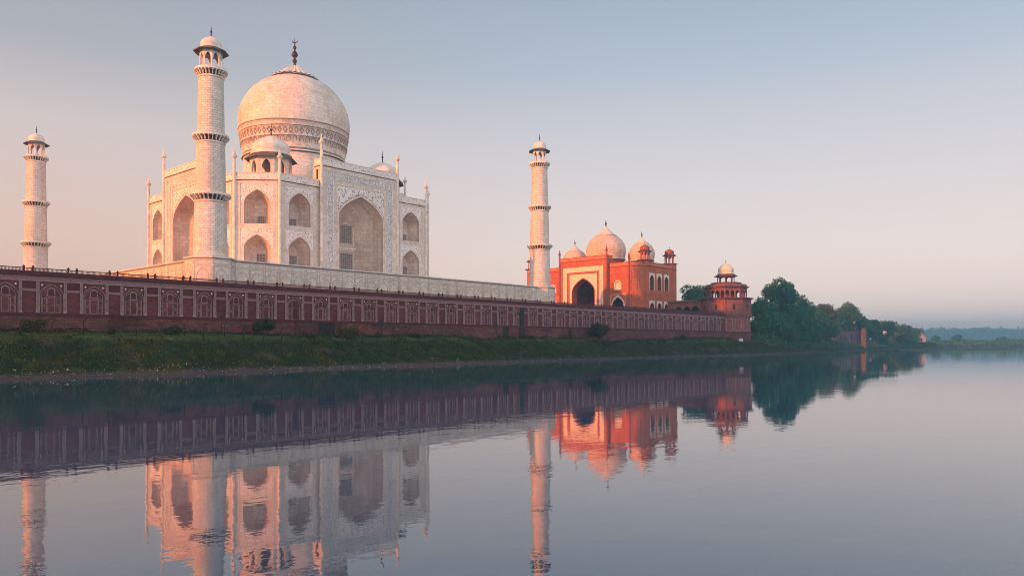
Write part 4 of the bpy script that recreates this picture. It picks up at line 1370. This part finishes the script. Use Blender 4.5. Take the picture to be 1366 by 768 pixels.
def bush(x, y, w, h, label, mat=LEAF_BUSH, n=900, leaf=0.16, cat='bush', group='bushes along the foot of the wall'):
    z = float(height(x, y))
    root = thing('bush', label, cat, (x, y, z), group)
    st = MB(); bl = []
    for i in range(7):
        a = rng.random()*6.28; r = w/2*0.62*math.sqrt(rng.random())
        rad = min(w*0.25, h*0.45)*(0.75+0.5*rng.random())
        b = (x+math.cos(a)*r, y+math.sin(a)*r*0.7, z+max(rad*0.6, (h-rad*0.9)*(0.3+0.7*rng.random())), rad)
        bl.append(b)
        st.tube((x+rng.normal()*0.08, y+rng.normal()*0.08, z-0.2), b[:3], 0.04, 0.015, BARK, 5)
    st.build('stem', root)
    P, d = crown_points(bl, n)
    P[:, 2] = np.maximum(P[:, 2], z+0.03)
    V, Fq = quads_cloud(P, leaf, 0.3, d)
    o = np_mesh('foliage', V-np.array([x, y, z]), Fq, mat)
    o.parent = root
for b in ((-78.1, -61.8, 3.3, 2.0, 'yellow tinged bush at the far left foot of the wall', LEAF_OCHRE, 1500),
          (-69.2, -63.5, 1.2, 0.8, 'tiny bush on the grass strip between two bent fence posts', LEAF_BUSH, 500),
          (-60.1, -62.0, 3.2, 1.3, 'low wide dark bush left of the front minaret', LEAF_BUSH, 1100),
          (-44.9, -61.5, 3.7, 3.1, 'tallest spiky bush under the wall left of the dark gate', LEAF_BUSH, 2200),
          (-36.3, -62.0, 1.8, 0.7, 'small flat bush between the spiky bush and the gate', LEAF_BUSH, 500),
          (-28.2, -61.5, 4.4, 2.4, 'large ochre tinged bush in front of the dark gate', LEAF_OCHRE, 2000),
          (-20.4, -61.0, 2.0, 1.0, 'little bush beside the middle lamp post', LEAF_BUSH, 600),
          (-11.6, -61.0, 3.8, 1.1, 'long low hedge like bush right of the middle lamp post', LEAF_BUSH, 1200),
          (3.6, -61.0, 3.4, 1.2, 'brighter low bush left of the far lamp post', LEAF_PALE, 1000),
          (24.5, -61.0, 4.2, 1.0, 'low bush below the dark drain shaft', LEAF_BUSH, 1000),
          (54.0, -61.5, 3.0, 1.2, 'low bush under the small spreading tree', LEAF_BUSH, 900),
          (96.7, -61.0, 2.6, 1.7, 'rounded bush toward the far end of the wall', LEAF_BUSH, 900),
          (84.0, -61.0, 5.0, 0.9, 'low straggling bush midway between small tree and tower', LEAF_BUSH, 900)):
    bush(*b[:5], mat=b[5], n=b[6])
# undergrowth at the feet of the grove and the dark weeds along the wall foot
def weeds(name, pts, leaf, mat, label):
    V, Fq = quads_cloud(pts, leaf, 0.3)
    o = np_mesh(name, V, Fq, mat)
    return tag(o, label, 'undergrowth', kind='stuff')
n = 9000
wx = rng.uniform(-92, 134, n); wy = rng.uniform(-60.3, -57.6, n)
hmax = 0.15+0.75*lattice_noise(wx*0.35+100, wx*0+1, 21)**2
wz = height(wx, wy)+rng.random(n)*hmax
weeds('weeds', np.stack([wx, wy, wz], -1), 0.17, LEAF_BUSH, 'dark weeds growing along the foot of the red wall')
n = 9000
wx = rng.uniform(150, 480, n); wy = np.interp(wx, SX, SY)+4+rng.random(n)**1.4*16
hm = (0.6+3.0*lattice_noise(wx*0.08, wy*0.15+7, 22)**1.5)*np.where(wx > 255, 0.5, 1)
wz = height(wx, wy)+rng.random(n)*hm
weeds('undergrowth', np.stack([wx, wy, wz], -1), 0.5, LEAF_MID, 'green undergrowth along the receding bank below the grove')
# far scrub and far woodland, masses
n = 7000
px = rng.uniform(1236, 1400, n); D = rng.uniform(735, 960, n)
u = (px-683)/1008.295
wx = CAM.x+D*(cc+u*ss); wy = CAM.y+D*(ss-u*cc)
hm = 1.5+5.0*lattice_noise(wx*0.05, wy*0.05, 23)
hz = height(wx, wy)
keep = hz > WATER+0.1
wz = hz+rng.random(n)*hm
weeds('scrub', np.stack([wx, wy, wz], -1)[keep], 1.3, LEAF_MID, 'low hazy scrub on the far river bank')
n = 12000
px = rng.uniform(1180, 1430, n); D = rng.uniform(2500, 3000, n)
u = (px-683)/1008.295
wx = CAM.x+D*(cc+u*ss); wy = CAM.y+D*(ss-u*cc)
hm = 38+10*lattice_noise(px*0.12, D*0.004, 24)+12*lattice_noise(px*0.9, D*0.02, 25)
wz = WATER+5+rng.random(n)**0.8*hm
weeds('distant_woodland', np.stack([wx, wy, wz], -1), 5.0, LEAF_DARK, 'faint blue line of distant woodland on the horizon')

# grass on the bank
n = 62000
gx_ = -95+rng.random(n)**1.25*245; gy_ = rng.uniform(-79, -58, n)
d = gy_-np.interp(gx_, SX, SY)
dens = lattice_noise(gx_*0.25, gy_*0.4, 31)
keep = (d > 1.8+rng.random(n)*1.6) & (dens+rng.random(n)*0.45 > 0.50)
gx_, gy_, d = gx_[keep], gy_[keep], d[keep]
gz_ = height(gx_, gy_)
n = len(gx_)
hh = (0.07+0.75*rng.random(n)*lattice_noise(gx_*0.5, gy_*0.7, 32)**2.2)*np.where(d > 11, 0.4, 1.15)
Vs = []
for k in range(3):
    a = rng.random(n)*6.283; w = 0.05+0.06*rng.random(n)
    lx, ly = np.cos(a), np.sin(a)
    b = np.stack([gx_, gy_, gz_-0.03], -1)
    lean = rng.normal(size=(n, 2))*0.12
    p0 = b+np.stack([lx*w, ly*w, 0*w], -1); p1 = b-np.stack([lx*w, ly*w, 0*w], -1)
    p2 = b+np.stack([lean[:, 0], lean[:, 1], hh*(0.7+0.6*rng.random(n))], -1)
    Vs.append(np.stack([p0, p1, p2], 1))
flat = np.tile(d > 11.3+(lattice_noise(gx_*0.3, gy_*0.5, 41)-0.5)*5, 3)
Vf = np.concatenate(Vs)
LAWN = leaf_mat('lawn_blades', (0.045, 0.072, 0.020), (0.085, 0.120, 0.032))
Vl = Vf[flat].reshape(-1, 3)
tag(np_mesh('lawn', Vl, np.arange(len(Vl)).reshape(-1, 3), LAWN), 'brighter flat grass strip between the bank and the wall', 'grass', kind='stuff')
V = Vf[~flat].reshape(-1, 3)
tag(np_mesh('grass', V, np.arange(len(V)).reshape(-1, 3), GRASS), 'dark green tufted grass covering the river bank', 'grass', kind='stuff')

# stones and pale litter at the water's edge
def scatter(name, n, xr, dr, smin, smax, mat, label, cat):
    xs = xr[0]+rng.random(n)**1.5*(xr[1]-xr[0]); ds = rng.uniform(*dr, n)
    ys = np.interp(xs, SX, SY)+ds
    zs = height(xs, ys)
    base = np.array([(1, 0, 0), (0, 1, 0), (-1, 0, 0), (0, -1, 0), (0, 0, 0.8), (0, 0, -0.5)], float)
    tri = np.array([(0, 1, 4), (1, 2, 4), (2, 3, 4), (3, 0, 4), (1, 0, 5), (2, 1, 5), (3, 2, 5), (0, 3, 5)])
    V, Fq = [], []
    for i in range(n):
        s = rng.uniform(smin, smax)*rng.uniform(0.6, 1.4, 3)*np.array([1.2, 1, 0.7])
        a = rng.random()*6.28
        Rm = np.array([[math.cos(a), -math.sin(a), 0], [math.sin(a), math.cos(a), 0], [0, 0, 1]])
        V.append((base*s*(0.8+0.4*rng.random((6, 1))))@Rm.T+np.array([xs[i], ys[i], zs[i]+0.02])); Fq.append(tri+6*i)
    return tag(np_mesh(name, np.concatenate(V), np.concatenate(Fq), mat), label, cat, kind='stuff')
scatter('pebbles', 900, (-95, 130), (0.2, 2.6), 0.04, 0.13, plain_mat('stone_grey', (0.20, 0.185, 0.175), 0.9, 0.4, 3), 'grey stones strewn along the muddy waterline', 'stones')
scatter('litter', 240, (-95, 130), (0.6, 3.4), 0.05, 0.11, plain_mat('pale_litter', (0.72, 0.72, 0.72), 0.7, 0.3, 3), 'scattered pale scraps of litter along the waterline', 'litter')
scatter('slope_litter', 90, (-95, 130), (3.4, 11), 0.05, 0.10, plain_mat('dull_litter', (0.45, 0.45, 0.42), 0.7, 0.3, 3), 'pale scraps lying on the grassy slope', 'litter')

# ------------------------------------------------------------------ small things on the bank
fn = thing('wire_fence', 'rusty wire fence on bent topped iron posts along the grass strip', 'fence', (-55, -66, -15.9))
fx = [-92, -88.4, -84.5, -80.74, -77.2, -73.5, -70.4, -66.8, -63.4, -60.0, -57.2, -53.9, -50.8, -47.4, -44.2, -40.9, -37.9, -34.8, -31.5, -28.2, -24.9, -21.6, -18.2, -14.9, -11.5, -8.0, -4.5]
tops = []
for x in fx:
    y = -66.0; z = float(height(x, y))
    mb = MB()
    mb.tube((x, y, z-0.3), (x, y, z+1.75), 0.075, 0.07, IRON, 6)
    mb.tube((x, y, z+1.73), (x+0.42, y-0.12, z+2.25), 0.07, 0.05, IRON, 6)
    mb.build('post', fn)
    tops.append((x, y, z))
mb = MB()
for (x0, y0, z0), (x1, y1, z1) in zip(tops, tops[1:]):
    for h in (0.5, 0.95, 1.4):
        mb.tube((x0, y0, z0+h), ((x0+x1)/2, y0, (z0+z1)/2+h-0.06), 0.009, 0.009, IRON, 4)
        mb.tube(((x0+x1)/2, y0, (z0+z1)/2+h-0.06), (x1, y1, z1+h), 0.009, 0.009, IRON, 4)
mb.build('wire', fn)

for x, lb in ((-51.7, 'dark lamp post with boxy head in front of the wall left of the spiky bush'), (-19.8, 'dark lamp post with boxy head standing right of the ochre bush'), (12.45, 'farthest dark lamp post near the narrow drain doors')):
    y = -61.0; z = float(height(x, y))
    lp = thing('lamp_post', lb, 'lamp post', (x, y, z), 'lamp posts in front of the wall')
    mb = MB(); mb.tube((x, y, z-0.2), (x, y, -12.25), 0.07, 0.055, IRON, 8); mb.loft((x, y, z-0.1), [(0.16, 0), (0.16, 0.3), (0.08, 0.4)], 8, IRON); mb.build('pole', lp)
    mb = MB()
    mb.box((x-0.22, y-0.12, -12.25), (x+0.30, y+0.12, -11.95), IRON)
    mb.face([(x-0.18, y-0.124, -12.2), (x+0.26, y-0.124, -12.2), (x+0.26, y-0.124, -12.0), (x-0.18, y-0.124, -12.0)], DOOR)
    mb.tube((x, y, -12.0), (x+0.45, y, -11.75), 0.035, 0.03, IRON, 6)
    mb.build('lamp_head', lp)

# pale bundle at the foot of the corner tower
x, y = 134.0, -62.5; z = float(height(x, y))
mb = MB()
for i in range(5):
    a = rng.random()*6.28; r = 0.45
    rad = 0.42+0.25*rng.random()
    mb.loft((x+(i-2)*0.42, y+math.sin(a)*0.2, z-0.1), [(rad*1.15, 0), (rad*1.1, 0.25), (rad*0.9, 0.7+0.2*rng.random()), (rad*0.45, 0.95), (0, 1.0+0.25*rng.random())], 9, CLOTH, rng.random()*6)
tag(mb.build('bundle'), 'pale cloth covered heap on the grass below the corner tower', 'bundle')

# old river bastion beyond the grove
x, y = at_px(1152.5, 436); zt = ztop(437.5, 436, 1152)
ob = thing('brick_bastion', 'weathered brick bastion standing at the waterline beyond the grove', 'tower', (x, y, WATER+0.4))
mb = MB()
w = 1.15
mb.prism([(x-w, y-w), (x+w, y-w), (x+w, y+w), (x-w, y+w)], WATER-1, zt-2.6, OLDBRICK)
mb.build('shaft', ob)
mb = MB()
mb.prism([(x-w-.5, y-w-.5), (x+w+.5, y-w-.5), (x+w+.5, y+w+.5), (x-w-.5, y+w+.5)], zt-2.6, zt-2.1, OLDBRICK)
mb.prism([(x-w+.1, y-w+.1), (x+w-.1, y-w+.1), (x+w-.1, y+w-.1), (x-w+.1, y+w-.1)], zt-2.1, zt-0.3, OLDBRICK)
for i in range(3):
    for s_ in (-1, 1):
        mb.box((x-w+.1+i*0.78, y+s_*(w-.3)-.18, zt-0.3), (x-w+.55+i*0.78, y+s_*(w-.3)+.18, zt+0.25), OLDBRICK)
mb.build('parapet', ob)
x0, y0 = at_px(1112, 425); x1, y1 = at_px(1148.5, 440)
zt2 = ztop(441, 430, 1130)
ow = thing('old_brick_wall', 'long ruined greyish brick wall left of the bastion under the trees', 'wall', ((x0+x1)/2, (y0+y1)/2, -17))
mb = MB()
dv = Vector((x1-x0, y1-y0, 0)); Lw = dv.length; nv = Vector((-dv.y, dv.x, 0)).normalized()
if nv.y > 0: nv = -nv
Tq = plane_T((x0, y0, 0), dv, nv)
uu_ = 0
while uu_ < Lw-0.1:
    st_ = 1.6
    mb.tbox(Tq, uu_, min(Lw, uu_+st_)-0.004, -20.5, zt2-rng.random()*0.7, -0.8, 0.0, OLDBRICK)
    uu_ += st_
mb.build('wall_body', ow)
mb = MB()
for k in range(5): mb.tbox(Tq, 1+k*Lw/5, 2.1+k*Lw/5, -20.5, zt2-1.5, -0.1, 0.5, OLDBRICK)
mb.build('buttress', ow)

# gabled house and long shed on the far part of the bank
def gabled(name, label, px0, px1, D, eave_py, ridge_py, base_py, depth, mw, mr, cat, open_=False):
    x0, y0 = at_px(px0, D); x1, y1 = at_px(px1, D)
    dv = Vector((x1-x0, y1-y0, 0)); L = dv.length
    nv = Vector((-dv.y, dv.x, 0)).normalized()
    if nv.y > 0: nv = -nv
    Tq = plane_T((x0, y0, 0), dv, nv)
    pm_ = (px0+px1)/2
    ze, zr, zb = ztop(eave_py, D, pm_), ztop(ridge_py, D, pm_), ztop(base_py, D, pm_)
    root = thing(name, label, cat, ((x0+x1)/2, (y0+y1)/2, zb))
    w = MB()
    w.tbox(Tq, 0, L, zb, ze, -depth, 0, mw)
    w.face([Tq(0, ze, 0), Tq(L, ze, 0), Tq(L/2, zr, 0)], mw)
    w.face([Tq(0, ze, -depth), Tq(L/2, zr, -depth), Tq(L, ze, -depth)], mw)
    w.build('wall', root)
    r = MB(); o = min(0.5, L*0.08)
    for s_ in (0, 1):
        a = (-o, ze-0.25) if s_ == 0 else (L+o, ze-0.25)
        pts = [Tq(a[0], a[1], o), Tq(L/2, zr+0.1, o), Tq(L/2, zr+0.1, -depth-o), Tq(a[0], a[1], -depth-o)]
        r.face(pts, mr)
        r.face([(p[0], p[1], p[2]+0.2) for p in pts], mr)
        r.face([pts[0], pts[1], (pts[1][0], pts[1][1], pts[1][2]+0.2), (pts[0][0], pts[0][1], pts[0][2]+0.2)], mr)
    r.build('roof', root)
    k = max(1, int(L/4))
    for i in range(k):
        u = L*(i+0.5)/k
        m_ = MB(); m_.tbox(Tq, u-0.6, u+0.6, zb+(ze-zb)*0.2, zb+(ze-zb)*0.75, -0.1, 0.03, DARKIN); m_.build('window', root)
gabled('riverside_house', 'small pale house with a pinkish gable above the bank', 1223, 1235, 555, 449.5, 443.5, 456, 12, PLASTER, PLASTER, 'house')
gabled('long_shed', 'long low shed with pale flat roof left of the gabled house', 1193, 1221, 545, 450.2, 448.4, 456, 8, PLASTER, ROOFTIN, 'shed')
gabled('white_shed', 'tiny bright white shed among the trees right of the bastion', 1180, 1182.6, 452, 443.3, 442.2, 446, 2, PLASTER, BOSS, 'shed')

# ------------------------------------------------------------------ morning air
hz_m = bpy.data.materials.new('morning_haze')
hz_m.use_nodes = True
hn = hz_m.node_tree.nodes; hn.clear()
ho = hn.new('ShaderNodeOutputMaterial'); pv = hn.new('ShaderNodeVolumePrincipled')
pv.inputs['Color'].default_value = (0.36, 0.74, 1.0, 1)
pv.inputs['Density'].default_value = 0.00048
pv.inputs['Anisotropy'].default_value = 0.6
hz_m.node_tree.links.new(pv.outputs[0], ho.inputs['Volume'])
hb_ = MB()
hb_.box((-1000, -3100, -40), (3700, 3100, 72), hz_m)
h = hb_.build('haze')
tag(h, 'thin bluish morning haze over the river', 'haze', kind='stuff')
